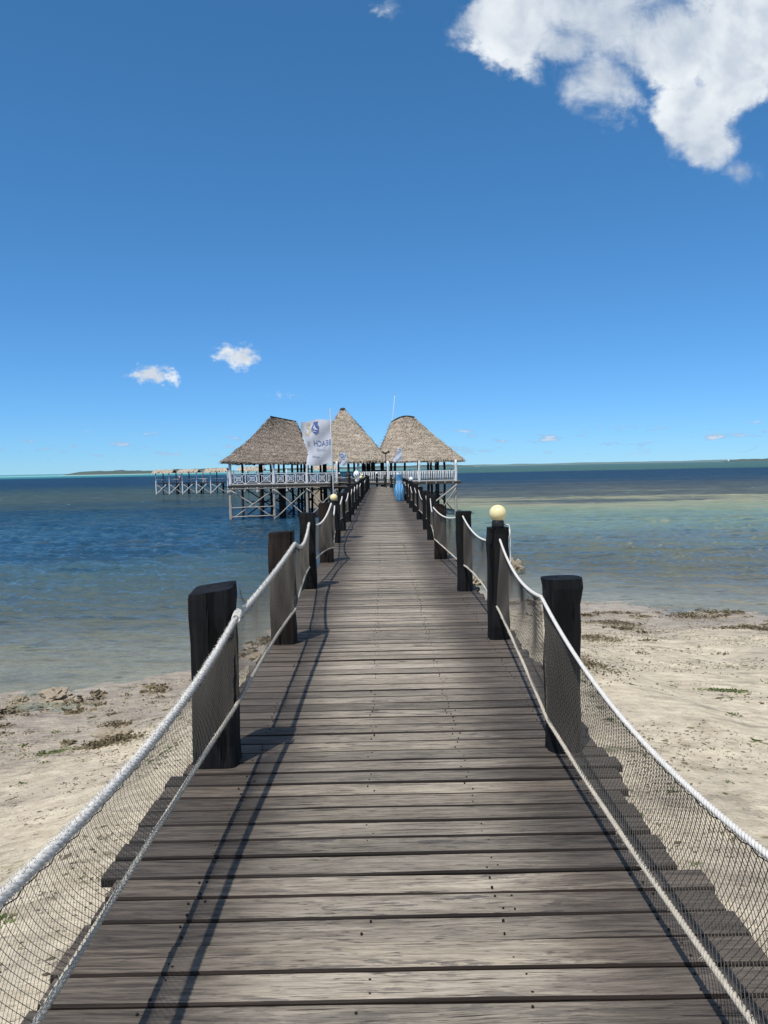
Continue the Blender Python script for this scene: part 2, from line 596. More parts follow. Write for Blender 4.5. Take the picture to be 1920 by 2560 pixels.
def mat_water():
    m, nt, b, out = new_mat('sea_water')
    nt.n.remove(b)
    gm = nt.n.new('ShaderNodeNewGeometry')
    p = gm.outputs['Position']
    s = nt.sep(p)
    at = nt.n.new('ShaderNodeAttribute')
    at.attribute_name = 'depth'
    depth = at.outputs['Fac']
    # sea-bed seen through the water: weed beds, sand bars and deeper channels, by distance offshore
    nz = nt.noise(nt.map(p, (0.026, 0.055, 1), (2, 5, 0), (0, 0, R(14))), 1.0, 6, 0.62)
    nz2 = nt.noise(nt.map(p, (0.07, 0.30, 1), (7, 3, 0)), 1.0, 6, 0.65)
    ly = nt.math('LOGARITHM', nt.math('MAXIMUM', s[1], 1.0), 10.0)
    ly = nt.math('ADD', ly, nt.math('MULTIPLY', nt.math('SUBTRACT', nz, 0.5), nt.sstep(ly, 2.25, 2.6, 0.58, 0.16)))
    fade = nt.sstep(ly, 2.4, 2.9, 0.26, 0.04)
    ly = nt.math('ADD', ly, nt.math('MULTIPLY', nt.math('SUBTRACT', nz2, 0.5), fade))
    t = nt.math('DIVIDE', ly, 4.4)

    def L(y):
        return math.log10(y) / 4.4
    left = nt.ramp(t, [(L(15), (0.16, 0.165, 0.15)), (L(22), (0.10, 0.145, 0.145)), (L(34), (0.052, 0.105, 0.125)), (L(46), (0.022, 0.062, 0.105)),
                       (L(62), (0.012, 0.048, 0.085)), (L(88), (0.010, 0.040, 0.078)), (L(110), (0.030, 0.055, 0.070)),
                       (L(150), (0.046, 0.066, 0.064)), (L(230), (0.020, 0.046, 0.064)), (L(300), (0.006, 0.028, 0.070)),
                       (L(800), (0.005, 0.030, 0.075)), (L(1000), (0.03, 0.16, 0.19)), (L(1700), (0.06, 0.26, 0.27)),
                       (L(1900), (0.50, 0.62, 0.60)), (L(2300), (0.10, 0.30, 0.31)), (L(9000), (0.06, 0.20, 0.25))])
    right = nt.ramp(t, [(L(20), (0.19, 0.165, 0.135)), (L(30), (0.15, 0.155, 0.125)), (L(44), (0.13, 0.165, 0.135)),
                        (L(62), (0.155, 0.215, 0.155)), (L(78), (0.20, 0.245, 0.15)), (L(92), (0.26, 0.25, 0.155)),
                        (L(101), (0.17, 0.175, 0.12)), (L(112), (0.085, 0.095, 0.085)), (L(165), (0.050, 0.060, 0.066)),
                        (L(235), (0.012, 0.035, 0.072)), (L(480), (0.008, 0.028, 0.068)), (L(560), (0.045, 0.10, 0.085)),
                        (L(1200), (0.05, 0.105, 0.095)), (L(9000), (0.06, 0.13, 0.13))])
    side = nt.math('DIVIDE', s[0], nt.math('MAXIMUM', s[1], 1.0))
    side = nt.math('ADD', side, nt.math('MULTIPLY', nt.math('SUBTRACT', nz2, 0.5), 0.16))
    body = nt.mix(nt.sstep(side, -0.13, 0.12), left, right)
    # streaks of weed and wind slicks in the shallows
    st = nt.noise(nt.map(p, (0.16, 0.9, 1), (1, 7, 0)), 1.0, 6, 0.66)
    body = nt.mix(nt.math('MULTIPLY', nt.sstep(st, 0.50, 0.68), nt.sstep(s[1], 160, 50, 0.0, 0.55)), body, (0.075, 0.082, 0.060))
    body = nt.mix(nt.math('MULTIPLY', nt.sstep(st, 0.46, 0.34), nt.sstep(s[1], 120, 40, 0.0, 0.6)), body, (0.012, 0.040, 0.075))
    chop = nt.noise(nt.map(p, (0.22, 0.55, 1), (5, 2, 0), (0, 0, R(-11))), 1.0, 4, 0.65)
    body = nt.vmath('SCALE', body, nt.math('ADD', 1.0, nt.math('MULTIPLY', nt.math('SUBTRACT', chop, 0.5), nt.sstep(s[1], 60, 130, 0.0, 2.6))))  # light and dark of far ripples put into the body colour
    caps_n = nt.noise(nt.map(p, (0.35, 0.9, 1)), 1.0, 3, 0.6)
    caps = nt.math('MULTIPLY', nt.sstep(caps_n, 0.72, 0.75), nt.sstep(s[1], 70, 110))
    body = nt.mix(nt.math('MULTIPLY', caps, 0.9), body, (0.75, 0.78, 0.8))
    # waves
    rot = (0, 0, R(-11))
    def ridged(sc, loc, det, amp, dist):
        n = nt.noise(nt.map(p, sc, loc, rot), 1.0, det, 0.55, dist)
        r_ = nt.math('SUBTRACT', 1.0, nt.math('ABSOLUTE', nt.math('MULTIPLY', nt.math('SUBTRACT', n, 0.5), 4.0)))
        return nt.math('MULTIPLY', r_, amp)
    shore = nt.sstep(depth, 0.02, 0.6, 0.20, 1.0)
    farw = nt.sstep(s[1], 40, 100, 0.2, 1.0)
    h = nt.math('MULTIPLY', nt.math('ADD', ridged((0.42, 0.85, 1), (0, 0, 0), 3, 0.075, 0.6), ridged((1.3, 2.5, 1), (4, 4, 0), 3, 0.036, 0.6)), farw)
    h = nt.math('ADD', h, ridged((3.6, 6.5, 1), (1, 9, 0), 3, 0.008, 0.3))
    h = nt.math('MULTIPLY', h, shore)
    nrm = nt.bump(h, 1.0, 1.0)
    nrm.node.inputs['Filter Width'].default_value = 0.1
    fr = nt.n.new('ShaderNodeFresnel')
    fr.inputs['IOR'].default_value = 1.33
    nt.put(fr.inputs['Normal'], nrm)
    # far out only the steep wave faces turned this way are seen, so less of the sky is mirrored
    fac = nt.math('MINIMUM', nt.math('MULTIPLY', fr.outputs[0], nt.math('MULTIPLY', nt.sstep(s[1], 20, 110, 0.72, 0.22), nt.sstep(depth, 0.0, 0.25, 0.45, 1.0))), 0.55)
    gl = nt.n.new('ShaderNodeBsdfGlossy')
    gl.inputs['Roughness'].default_value = 0.06
    nt.put(gl.inputs['Normal'], nrm)
    df = nt.n.new('ShaderNodeBsdfDiffuse')
    nt.put(df.inputs['Color'], body)
    tr = nt.n.new('ShaderNodeBsdfTransparent')
    tr.inputs['Color'].default_value = (0.86, 0.935, 0.93, 1)
    T = nt.math('POWER', 2.718, nt.math('MULTIPLY', depth, -2.0))
    m1 = nt.n.new('ShaderNodeMixShader')
    nt.put(m1.inputs[0], T)
    nt.l.new(df.outputs[0], m1.inputs[1])
    nt.l.new(tr.outputs[0], m1.inputs[2])
    m2 = nt.n.new('ShaderNodeMixShader')
    nt.put(m2.inputs[0], fac)
    nt.l.new(m1.outputs[0], m2.inputs[1])
    nt.l.new(gl.outputs[0], m2.inputs[2])
    nt.l.new(m2.outputs[0], out.inputs[0])
    return m


def mat_thatch(name, c0, c1):
    m, nt, b, out = new_mat(name)
    gm = nt.n.new('ShaderNodeNewGeometry')
    p = gm.outputs['Position']
    r = gm.outputs['Random Per Island']
    n = nt.noise(p, 1.1, 4, 0.6)
    n2 = nt.noise(nt.map(p, (9, 9, 30)), 1.0, 3, 0.6)
    c = nt.mix(r, c0, c1)
    c = nt.mix(nt.sstep(r, 0.84, 0.97, 0.0, 0.55), c, (0.62, 0.54, 0.42))
    c = nt.mix(nt.sstep(r, 0.17, 0.05, 0.0, 0.75), c, (0.055, 0.045, 0.04))
    c = nt.vmath('SCALE', c, nt.math('ADD', nt.math('MULTIPLY', n, 0.7), 0.62))
    c = nt.vmath('SCALE', c, nt.math('ADD', nt.math('MULTIPLY', n2, 0.5), 0.75))
    nt.put(b.inputs['Base Color'], c)
    b.inputs['Roughness'].default_value = 0.9
    b.inputs['Specular IOR Level'].default_value = 0.1
    return m


M = {
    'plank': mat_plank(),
    'post': mat_post('black_oiled_timber', (0.0050, 0.0050, 0.0055), (0.0150, 0.0150, 0.0160)),
    'post_brown': mat_post('dark_brown_timber', (0.008, 0.006, 0.005), (0.030, 0.022, 0.018)),
    'sand': mat_sand(),
    'water': mat_water(),
    'rope': simple('white_rope', (0.60, 0.58, 0.54), 0.9, 0.25, 40, 0.3, 0.1),
    'rope_old': simple('grey_rope', (0.44, 0.40, 0.33), 0.9, 0.35, 25, 0.3, 0.1),
    'net': simple('net_twine', (0.13, 0.118, 0.10), 0.8, 0.3, 3, 0, 0.2),
    'cord': simple('black_cord', (0.02, 0.019, 0.018), 0.8, 0.2, 6),
    'white': simple('chipped_white_paint', (0.64, 0.645, 0.65), 0.6, 0.16, 5, 0.1, 0.3),
    'palewood': simple('sun_bleached_pole', (0.36, 0.33, 0.29), 0.85, 0.4, 3, 0.2, 0.2, (4, 4, 1)),
    'greywood': simple('grey_sea_worn_pole', (0.20, 0.185, 0.165), 0.85, 0.45, 3, 0.2, 0.2, (4, 4, 1)),
    'darkwood': simple('dark_timber', (0.045, 0.038, 0.033), 0.8, 0.4, 4, 0.2, 0.2),  # one even dark brown for bearers, rear piles, furniture and carvings
    'reed': simple('tan_split_palm', (0.50, 0.39, 0.27), 0.85, 0.3, 5, 0.2, 0.2),
    'thatch_grey': mat_thatch('grey_thatch', (0.165, 0.135, 0.112), (0.315, 0.262, 0.216)),  # darker, greyer thatch for the left roof
    'thatch': mat_thatch('dry_palm_thatch', (0.285, 0.235, 0.182), (0.50, 0.425, 0.335)),
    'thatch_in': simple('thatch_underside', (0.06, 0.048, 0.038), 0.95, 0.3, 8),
    'globe_cream': simple('yellowed_opal_globe', (0.80, 0.68, 0.36), 0.35, 0.05, 2, 0, 0.5),
    'globe_white': simple('white_opal_globe', (0.82, 0.84, 0.85), 0.35, 0.05, 2, 0, 0.5),
    'collar': simple('black_plastic_collar', (0.012, 0.012, 0.014), 0.45, 0.2, 8, 0, 0.4),
    'vase': simple('sky_blue_paint', (0.07, 0.30, 0.56), 0.5, 0.14, 6, 0.05, 0.4),
    'vase_dark': simple('deep_blue_paint', (0.03, 0.17, 0.36), 0.5, 0.14, 6, 0.05, 0.4),
    'paint_line': simple('pale_painted_line', (0.62, 0.72, 0.80), 0.6, 0.15, 8),
    'weed': simple('dried_seaweed', (0.15, 0.122, 0.075), 0.85, 0.4, 10, 0, 0.2, island=0.55),
    'weed_green': simple('green_seaweed', (0.115, 0.145, 0.05), 0.7, 0.35, 10, 0, 0.3, island=0.5),
    'rock': simple('coral_rock', (0.30, 0.25, 0.18), 0.9, 0.5, 5, 0.8),
    'flag': simple('worn_white_flag_cloth', (0.46, 0.49, 0.56), 0.7, 0.1, 3, 0, 0.2),
    'ink_blue': simple('faded_blue_print', (0.075, 0.115, 0.29), 0.7, 0.2, 6),
    'ink_gold': simple('faded_gold_print', (0.40, 0.35, 0.25), 0.7, 0.2, 6),
    'ink_grey': simple('faded_grey_print', (0.30, 0.33, 0.42), 0.7, 0.2, 6),
    'metal': simple('galvanised_tube', (0.36, 0.37, 0.38), 0.5, 0.25, 4, 0, 0.4),
    'nail': simple('rusty_nail', (0.016, 0.012, 0.010), 0.8, 0.3, 6),
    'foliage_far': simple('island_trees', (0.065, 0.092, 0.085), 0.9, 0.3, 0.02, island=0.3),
    'coast_far': simple('hazed_wooded_coast', (0.12, 0.175, 0.18), 0.9, 0.2, 0.004),  # wooded coast with distance haze put into its colour
    'shore_far': simple('island_beach', (0.55, 0.52, 0.42), 0.9, 0.1, 0.02),
    'skin': simple('brown_skin', (0.22, 0.12, 0.08), 0.6, 0.1, 5),
    'cloth_pale': simple('pale_shirt', (0.62, 0.52, 0.48), 0.85, 0.15, 5),
    'cloth_dark': simple('dark_trousers', (0.03, 0.03, 0.04), 0.85, 0.2, 5),
    'hair': simple('black_hair', (0.008, 0.007, 0.007), 0.6, 0.2, 20),
    'sail': simple('white_sail', (0.85, 0.85, 0.83), 0.8, 0.05, 1),
}

# ------------------------------------------------------------------ beach and sea bed
SH_X = np.array([-400, -60, -20, -8, -5.8, -4.7, -3.6, -2.6, -1.0, 1.0, 2.4, 3.05, 4.66, 7, 9.4, 11.4, 16, 30, 80, 400], float)
SH_Y = np.array([10, 12, 14.2, 15.6, 16.2, 17.6, 20, 27, 31, 32.5, 32.5, 31, 26.6, 25.4, 25.0, 22.9, 22, 21, 19, 12], float)


def shore_y(x):
    return np.interp(x, SH_X, SH_Y) + (fbm(np.asarray(x) * 0.9, np.zeros_like(np.asarray(x, float)), 5, 3) - 0.45) * 0.9


def ground_z(x, y):
    x = np.asarray(x, float)
    y = np.asarray(y, float)
    d = shore_y(x) - y                      # metres inland
    up = 0.030 * np.clip(d, 0, 4) + 0.085 * np.clip(d - 4, 0, 14) + 0.03 * np.clip(d - 18, 0, 40)
    dn = 0.022 * np.clip(d, -7, 0) + 0.045 * np.clip(d + 7, -60, 0) + 0.004 * np.clip(d + 67, -400, 0)
    z = WATER + up + dn
    near = np.clip(1 - np.abs(d) / 40, 0, 1) * np.clip(1 + d / 5, 0.12, 1)
    z = z + (fbm(x * 0.55, y * 0.8, 21, 4) - 0.47) * 0.20 * near
    z = z + (fbm(x * 3.1, y * 3.6, 41, 3) - 0.44) * 0.045 * near
    return z


def spaced(lo, hi, fine_lo, fine_hi, step, grow=1.16):
    c = list(np.arange(fine_lo, fine_hi + step * 0.5, step))
    s = step
    x = fine_hi
    while x < hi:
        s *= grow
        x += s
        c.append(min(x, hi))
    s = step
    x = fine_lo
    pre = []
    while x > lo:
        s *= grow
        x -= s
        pre.append(max(x, lo))
    return np.array(pre[::-1] + c)


def grid_mesh(name, xs, ys, zf, mat):
    X, Y = np.meshgrid(xs, ys)
    Z = zf(X, Y)
    v = np.stack([X, Y, Z], -1).reshape(-1, 3)
    nx, ny = len(xs), len(ys)
    i = np.arange((ny - 1) * (nx - 1))
    a = (i // (nx - 1)) * nx + i % (nx - 1)
    f = np.stack([a, a + 1, a + nx + 1, a + nx], -1)
    return np_mesh(name, v, f, mat, True), X, Y, Z


me, *_ = grid_mesh('beach_sand', spaced(-400, 400, -14, 16, 0.14), spaced(-60, 600, 0.5, 34, 0.14), ground_z, M['sand'])
sand = link(bpy.data.objects.new('beach', me))
tag(sand, 'pale beach sand strewn with weed crumbs on both sides of the jetty', kind='structure')


def wave_rows():
    y, out_ = 11.0, []
    while y < 150:
        out_.append(y)
        y += max(0.03, y * y / 3576 * 0.6)
    st = out_[-1] - out_[-2]
    while y < 42000:
        out_.append(y)
        st *= 1.13
        y += st
    return np.array(out_ + [42000.0])


rows_y = wave_rows()
inner = np.linspace(-0.66, 0.66, 760)
wing = 0.66 + np.cumsum(0.0018 * 1.22 ** np.arange(36))
cols_u = np.concatenate([-wing[::-1], inner, wing])
Y = np.repeat(rows_y[:, None], len(cols_u), 1)
X = Y * cols_u[None]
dep = WATER - ground_z(X, Y)
dep = np.where(Y > 250, 6.0, dep)
dy = np.gradient(rows_y)
hgt = np.zeros_like(X)
wr = np.random.default_rng(5)
near = X[:0]
patch = 0.55 + 0.9 * fbm(X * 0.07, Y * 0.05, 91, 3)
for lam in np.geomspace(0.26, 4.2, 34):
    an = math.pi / 2 + R(-11) + wr.normal(0, 0.5)
    k = 2 * math.pi / lam
    ph = k * (X * math.cos(an) + Y * math.sin(an)) + wr.uniform(0, 6.28)
    ph = ph + 1.3 * np.sin(X * 0.31 / lam ** 0.5 + wr.uniform(0, 6)) * 0.8
    wgt = np.clip(lam / (1.0 * dy) - 0.5, 0, 1)
    c = np.sin(ph)
    hgt += (0.0155 * min(lam, 1.1) ** 0.80) * (c + 0.28 * c * c) * wgt[:, None]
hgt *= patch * np.clip(dep / 0.30, 0.06, 1.0) * np.clip((150 - Y) / 40, 0, 1)
v = np.stack([X, Y, WATER + hgt], -1).reshape(-1, 3)
nx, ny = len(cols_u), len(rows_y)
i = np.arange((ny - 1) * (nx - 1))
a = (i // (nx - 1)) * nx + i % (nx - 1)
me = np_mesh('sea_water', v, np.stack([a, a + 1, a + nx + 1, a + nx], -1), M['water'], True)
a = me.attributes.new('depth', 'FLOAT', 'POINT')
a.data.foreach_set('value', np.clip(dep, 0, 8).astype(np.float32).ravel())
water = link(bpy.data.objects.new('sea_water', me))
tag(water, 'rippled blue and green tidal sea reaching the horizon', kind='structure')

# ------------------------------------------------------------------ jetty
jet = thing('jetty', (0, 0, 0), 'long straight jetty of weathered grey cross planks leading out to the pavilions', 'jetty')
PITCH = 0.147
ARC_Y, ARC_R = 57.0, 22.0


def deck_at(s):
    """centre line point and heading at distance s along the jetty"""
    if s <= ARC_Y:
        return 0.065 - 0.0012 * s, s, 0.0
    th = (s - ARC_Y) / ARC_R
    return -0.0034 - ARC_R + ARC_R * math.cos(th), ARC_Y + ARC_R * math.sin(th), th


def plank_verts(length, w, th, seed, hw=1.0):
    r = random.Random(seed)
    segs = 5
    vs = []
    bowz = r.uniform(-0.004, 0.004)
    for i in range(segs + 1):
        t = i / segs
        x = (t - 0.5) * length
        e0 = -w / 2 + r.uniform(-0.0028, 0.0028)
        e1 = w / 2 + r.uniform(-0.0028, 0.0028)
        if i in (0, segs):
            x += r.uniform(-0.006, 0.006)
        z = bowz * math.sin(math.pi * t) + r.uniform(-0.0012, 0.0012)
        b = 0.009
        cr = r.uniform(0.0, 0.002)
        vs += [(x, e0, z - th), (x, e0, z - b), (x, e0 + b * 0.6, z - cr), (x, e1 - b * 0.6, z - cr), (x, e1, z - b), (x, e1, z - th)]
    fs = []
    n = 6
    for i in range(segs):
        for k in range(n):
            k2 = (k + 1) % n
            fs.append((i * n + k, (i + 1) * n + k, (i + 1) * n + k2, i * n + k2))
    fs.append(tuple(range(n)))
    fs.append(tuple(segs * n + k for k in range(n - 1, -1, -1)))
    return vs, fs


variants = []
for k in range(24):
    vs, fs = plank_verts(2.30 + 0.0 * k, PITCH - random.choice((0.007, 0.010, 0.012, 0.018)), 0.038, 100 + k)
    mb = MB()
    mb.add(vs, fs)
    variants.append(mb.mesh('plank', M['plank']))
END_S = ARC_Y + ARC_R * R(40)
far = MB()
near_count = 0
nails = MB()
s = -3.0
idx = 0
while s < END_S:
    x, y, th = deck_at(s)
    sx = 1 + random.choice((-0.012, -0.006, 0.0, 0.004, 0.016))
    rl = (sx - 1) * 1.15 + random.uniform(-0.008, 0.008)
    if 2.98 < s < 3.98:
        rl -= 0.05
    rz = th + random.uniform(-0.004, 0.004)
    if s > 0.7 and near_count < 300:
        o = bpy.data.objects.new('plank', random.choice(variants))
        link(o, jet)
        o.location = (x + rl, y, random.uniform(-0.003, 0.003))
        o.rotation_euler = (random.uniform(-0.018, 0.018), 0, rz)
        o.scale = (sx, 1, 1)
        near_count += 1
        if s < 16:
            for nx in (-0.80, -0.155, 0.34, 0.89):
                if random.random() < 0.1:
                    continue
                for dy in (-0.036, 0.034):
                    for rep in range(1 if random.random() < 0.85 else 2):
                        cx = x + nx + random.uniform(-0.022, 0.022) + rep * 0.03
                        cy = y + dy + random.uniform(-0.012, 0.012)
                        rr = random.uniform(0.0034, 0.0052)
                        nails.tube([(cx, cy, -0.004), (cx, cy, 0.0032)], rr, 7)
    else:
        vs, fs = plank_verts(2.3, PITCH - 0.012, 0.038, 900 + idx)
        m4 = Matrix.Translation((x + rl, y, 0)) @ Matrix.Rotation(rz, 4, 'Z')
        far.add([m4 @ Vector(v) for v in vs], fs)
    s += PITCH
    idx += 1
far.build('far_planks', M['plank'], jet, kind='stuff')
nails.build('nail_heads', M['nail'], jet, kind='stuff')
for jx in (-0.80, -0.155, 0.34, 0.89):
    mb = MB()
    s = -3.0
    while s < END_S - 0.1:
        e = min(s + 3.0, END_S)
        x0, y0, t0 = deck_at(s)
        x1, y1, t1 = deck_at(e)
        p0 = Vector((x0 + jx * math.cos(t0), y0 + jx * math.sin(t0), -0.12))
        p1 = Vector((x1 + jx * math.cos(t1), y1 + jx * math.sin(t1), -0.12))
        d = p1 - p0
        mb.box((p0 + p1) / 2, (0.09, d.length - 0.01, 0.15), (0, 0, math.atan2(-d.x, d.y)))
        s = e
    mb.build('bearer', M['darkwood'], jet)
for side, sx in ((-1, -1.2), (1, 1.14)):
    # short ends of the cross beams poking out beyond the deck
    for y0 in (4.16, 7.06, 10.2, 13.1, 16.6):
        MB().box((sx * 0.5, y0 + 0.02, -0.26), (abs(sx) + 0.16, 0.13, 0.12)).build('cross_beam', M['greywood'], jet)

# ------------------------------------------------------------------ rail posts
ORD = ['first', 'second', 'third', 'fourth', 'fifth', 'sixth', 'seventh', 'eighth', 'ninth', 'tenth', 'eleventh', 'twelfth',
       'thirteenth', 'fourteenth', 'fifteenth', 'sixteenth', 'seventeenth', 'eighteenth', 'nineteenth', 'twentieth',
       'twenty-first', 'twenty-second', 'twenty-third', 'twenty-fourth', 'twenty-fifth', 'twenty-sixth']


def post_mesh(w, d, h, seed, square=4.0, flare=0.0, slant=(0, 0), z0=-3.3, split=False, chop=0.0):
    r = random.Random(seed)
    n = 20
    ph = [r.uniform(0.97, 1.03) for _ in range(n)]
    zs = [z0, -0.6, 0.0, 0.12, 0.3, 0.5, 0.7, 0.85, 0.95, 1.0]
    vs = []
    wob = [(r.uniform(-0.008, 0.008), r.uniform(-0.008, 0.008), r.uniform(0.97, 1.03)) for _ in zs]
    for i, zf in enumerate(zs):
        z = zf * h if zf > 0 else zf
        ox, oy, sc = wob[i]
        if zf <= 0:
            ox, oy, sc = 0, 0, 1.0
        fl = 1 + flare * max(0.0, (zf - 0.6) / 0.4) ** 1.4 if zf > 0.6 else 1.0
        for k in range(n):
            an = 2 * math.pi * k / n + 0.16
            c, sn = math.cos(an), math.sin(an)
            px = math.copysign(abs(c) ** (2 / square), c) * w / 2
            py = math.copysign(abs(sn) ** (2 / square), sn) * d / 2
            g = ph[k] * sc * fl
            zz = z + (slant[0] * px + slant[1] * py if i == len(zs) - 1 else 0)
            if chop and i >= len(zs) - 2 and px > w * 0.2:
                zz -= chop * (px / (w / 2) - 0.4) / 0.6
            if split and i > 1 and abs(px) < w * 0.09:
                py *= 0.86
            vs.append((px * g + ox, py * g + oy, zz))
    fs = []
    for i in range(len(zs) - 1):
        for k in range(n):
            k2 = (k + 1) % n
            fs.append((i * n + k, i * n + k2, (i + 1) * n + k2, (i + 1) * n + k))
    # top: a slightly sunken end grain
    m = len(zs) - 1
    ctr = len(vs)
    cx = sum(v[0] for v in vs[m * n:]) / n
    cy = sum(v[1] for v in vs[m * n:m * n + n]) / n
    cz = sum(v[2] for v in vs[m * n:m * n + n]) / n
    vs.append((cx, cy, cz - 0.006))
    for k in range(n):
        fs.append((m * n + k, m * n + (k + 1) % n, ctr))
    mb = MB()
    mb.add(vs, fs)
    return mb


LEFT = [  # inner face x, front y, width, depth, height, style
    (-0.84, 1.05, 0.23, 0.2, 0.97, 'post'),
    (-0.822, 4.05, 0.235, 0.215, 0.965, 'post'), (-0.838, 6.96, 0.222, 0.20, 1.03, 'post_brown'),
    (-0.925, 10.2, 0.205, 0.20, 1.015, 'post'), (-0.883, 13.07, 0.235, 0.21, 1.02, 'post_brown'),
    (-0.951, 16.47, 0.21, 0.2, 0.90, 'post'), (-0.985, 19.68, 0.2, 0.2, 0.98, 'post'), (-0.968, 22.9, 0.21, 0.2, 0.99, 'post'),
    (-1.025, 26.3, 0.19, 0.19, 0.97, 'post'), (-1.034, 29.68, 0.2, 0.2, 0.98, 'post'), (-1.04, 32.6, 0.2, 0.2, 0.99, 'post'),
    (-1.02, 35.6, 0.2, 0.2, 0.97, 'post'), (-1.03, 38.8, 0.2, 0.2, 0.98, 'post'), (-1.04, 42.2, 0.2, 0.2, 0.97, 'post'),
    (-1.05, 45.5, 0.2, 0.2, 0.98, 'post'), (-1.05, 48.8, 0.2, 0.2, 0.97, 'post'), (-1.05, 52.0, 0.2, 0.2, 0.98, 'post'),
    (-1.05, 55.2, 0.2, 0.2, 0.97, 'post'),
]
RIGHT = [
    (0.905, 1.2, 0.21, 0.2, 0.97, 'post'),
    (0.89, 4.17, 0.19, 0.19, 0.968, 'post'), (0.945, 6.98, 0.19, 0.19, 1.03, 'post'), (0.925, 9.76, 0.195, 0.19, 1.02, 'post'),
    (0.86, 13.2, 0.215, 0.2, 0.965, 'post_brown'), (0.935, 16.72, 0.21, 0.2, 1.0, 'post'), (0.99, 19.6, 0.2, 0.2, 0.99, 'post'),
    (0.992, 23.36, 0.2, 0.2, 1.0, 'post'), (1.02, 27.3, 0.2, 0.2, 0.97, 'post'), (0.985, 30.1, 0.2, 0.2, 0.98, 'post'),
    (0.996, 33.9, 0.2, 0.2, 0.97, 'post'), (1.0, 37.3, 0.2, 0.2, 0.98, 'post'), (1.0, 40.6, 0.2, 0.2, 0.97, 'post'),
    (1.0, 43.9, 0.2, 0.2, 0.98, 'post'), (1.0, 47.2, 0.2, 0.2, 0.97, 'post'), (1.0, 50.5, 0.2, 0.2, 0.98, 'post'),
    (1.0, 53.8, 0.2, 0.2, 0.97, 'post'), (0.99, 57.0, 0.2, 0.2, 0.98, 'post'),
]
left_c, right_c = [], []           # post centres (x, y, height)
shared = [post_mesh(0.2, 0.2, 1.0, 60 + k).mesh('rail_post', M['post']) for k in range(4)]


def put_post(cx, cy, w, d, h, style, mesh, label, group):
    o = bpy.data.objects.new('rail_post', mesh)
    link(o)
    o.location = (cx, cy, 0)
    ORIGIN[o.name] = Vector((cx, cy, 0))
    tag(o, label, 'post', group)
    return o


def rail(lst, sgn, cs, sidename):
    for i, (xi, yf, w, d, h, st) in enumerate(lst):
        cx, cy = xi + sgn * w / 2, yf + d / 2
        cs.append((cx, cy, h, w))
        tone = 'black' if st == 'post' else 'dark brown'
        lab = f'{tone} timber rail post, {ORD[i - 1]} from the near end of the {sidename} rail'
        if i == 0:
            lab = f'black timber rail post just behind the near end of the {sidename} rail'
        if sidename == 'left' and i == 1:
            lab = 'thick cracked black post standing nearest on the left side of the jetty'
        if sidename == 'right' and i == 1:
            lab = 'stout round black post with flared top standing nearest on the right side'
        if sidename == 'right' and i == 2:
            lab = 'black post under the big cream globe lamp on the right rail'
        if sidename == 'left' and i == 2:
            lab = 'dark brown split square post, second from the near end of the left rail'
        if sidename == 'right' and i == 4:
            lab = 'dark brown post with a cut-off top corner on the right rail'
        if i <= 6:
            kw = {}
            if sidename == 'left' and i == 1:
                kw = dict(square=6.5, slant=(0.13, 0.10))
            elif sidename == 'left' and i in (2, 4):
                kw = dict(square=7, split=True, slant=(0.06, 0))
            elif sidename == 'right' and i == 1:
                kw = dict(square=2.8, flare=0.13, slant=(0.02, -0.03))
            elif sidename == 'right' and i == 4:
                kw = dict(square=6, chop=0.09)
            else:
                kw = dict(square=random.choice((4, 5, 6)), slant=(random.uniform(-0.05, 0.05), 0))
            mesh = post_mesh(w, d, h, 10 * i + (1 if sgn > 0 else 0), **kw).mesh('rail_post', M[st])
        else:
            mesh = shared[i % 4]
        put_post(cx, cy, w, d, h, st, mesh, lab, f'posts of the {sidename} jetty rail')


rail(LEFT, -1, left_c, 'left')
rail(RIGHT, 1, right_c, 'right')
for j, th in enumerate((5.0, 10.5, 16.0, 21.5, 27.0, 33.0, 39.0)):
    rr = ARC_R + 1.06
    cx, cy = -0.0034 - ARC_R + rr * math.cos(R(th)), ARC_Y + rr * math.sin(R(th))
    right_c.append((cx, cy, 1.0, 0.2))
    put_post(cx, cy, 0.2, 0.2, 1.0, 'post', shared[j % 4],
             f'black post on the far bend of the jetty, {ORD[j]} along the curve', 'posts round the bend of the jetty')
for j, th in enumerate((5.0, 14.0, 24.0, 34.0)):
    rr = ARC_R - 1.06
    cx, cy = -0.0034 - ARC_R + rr * math.cos(R(th)), ARC_Y + rr * math.sin(R(th))
    left_c.append((cx, cy, 1.0, 0.2))
    put_post(cx, cy, 0.2, 0.2, 1.0, 'post', shared[(j + 1) % 4],
             f'black post on the inside of the far bend, {ORD[j]} along the curve', 'posts inside the bend of the jetty')

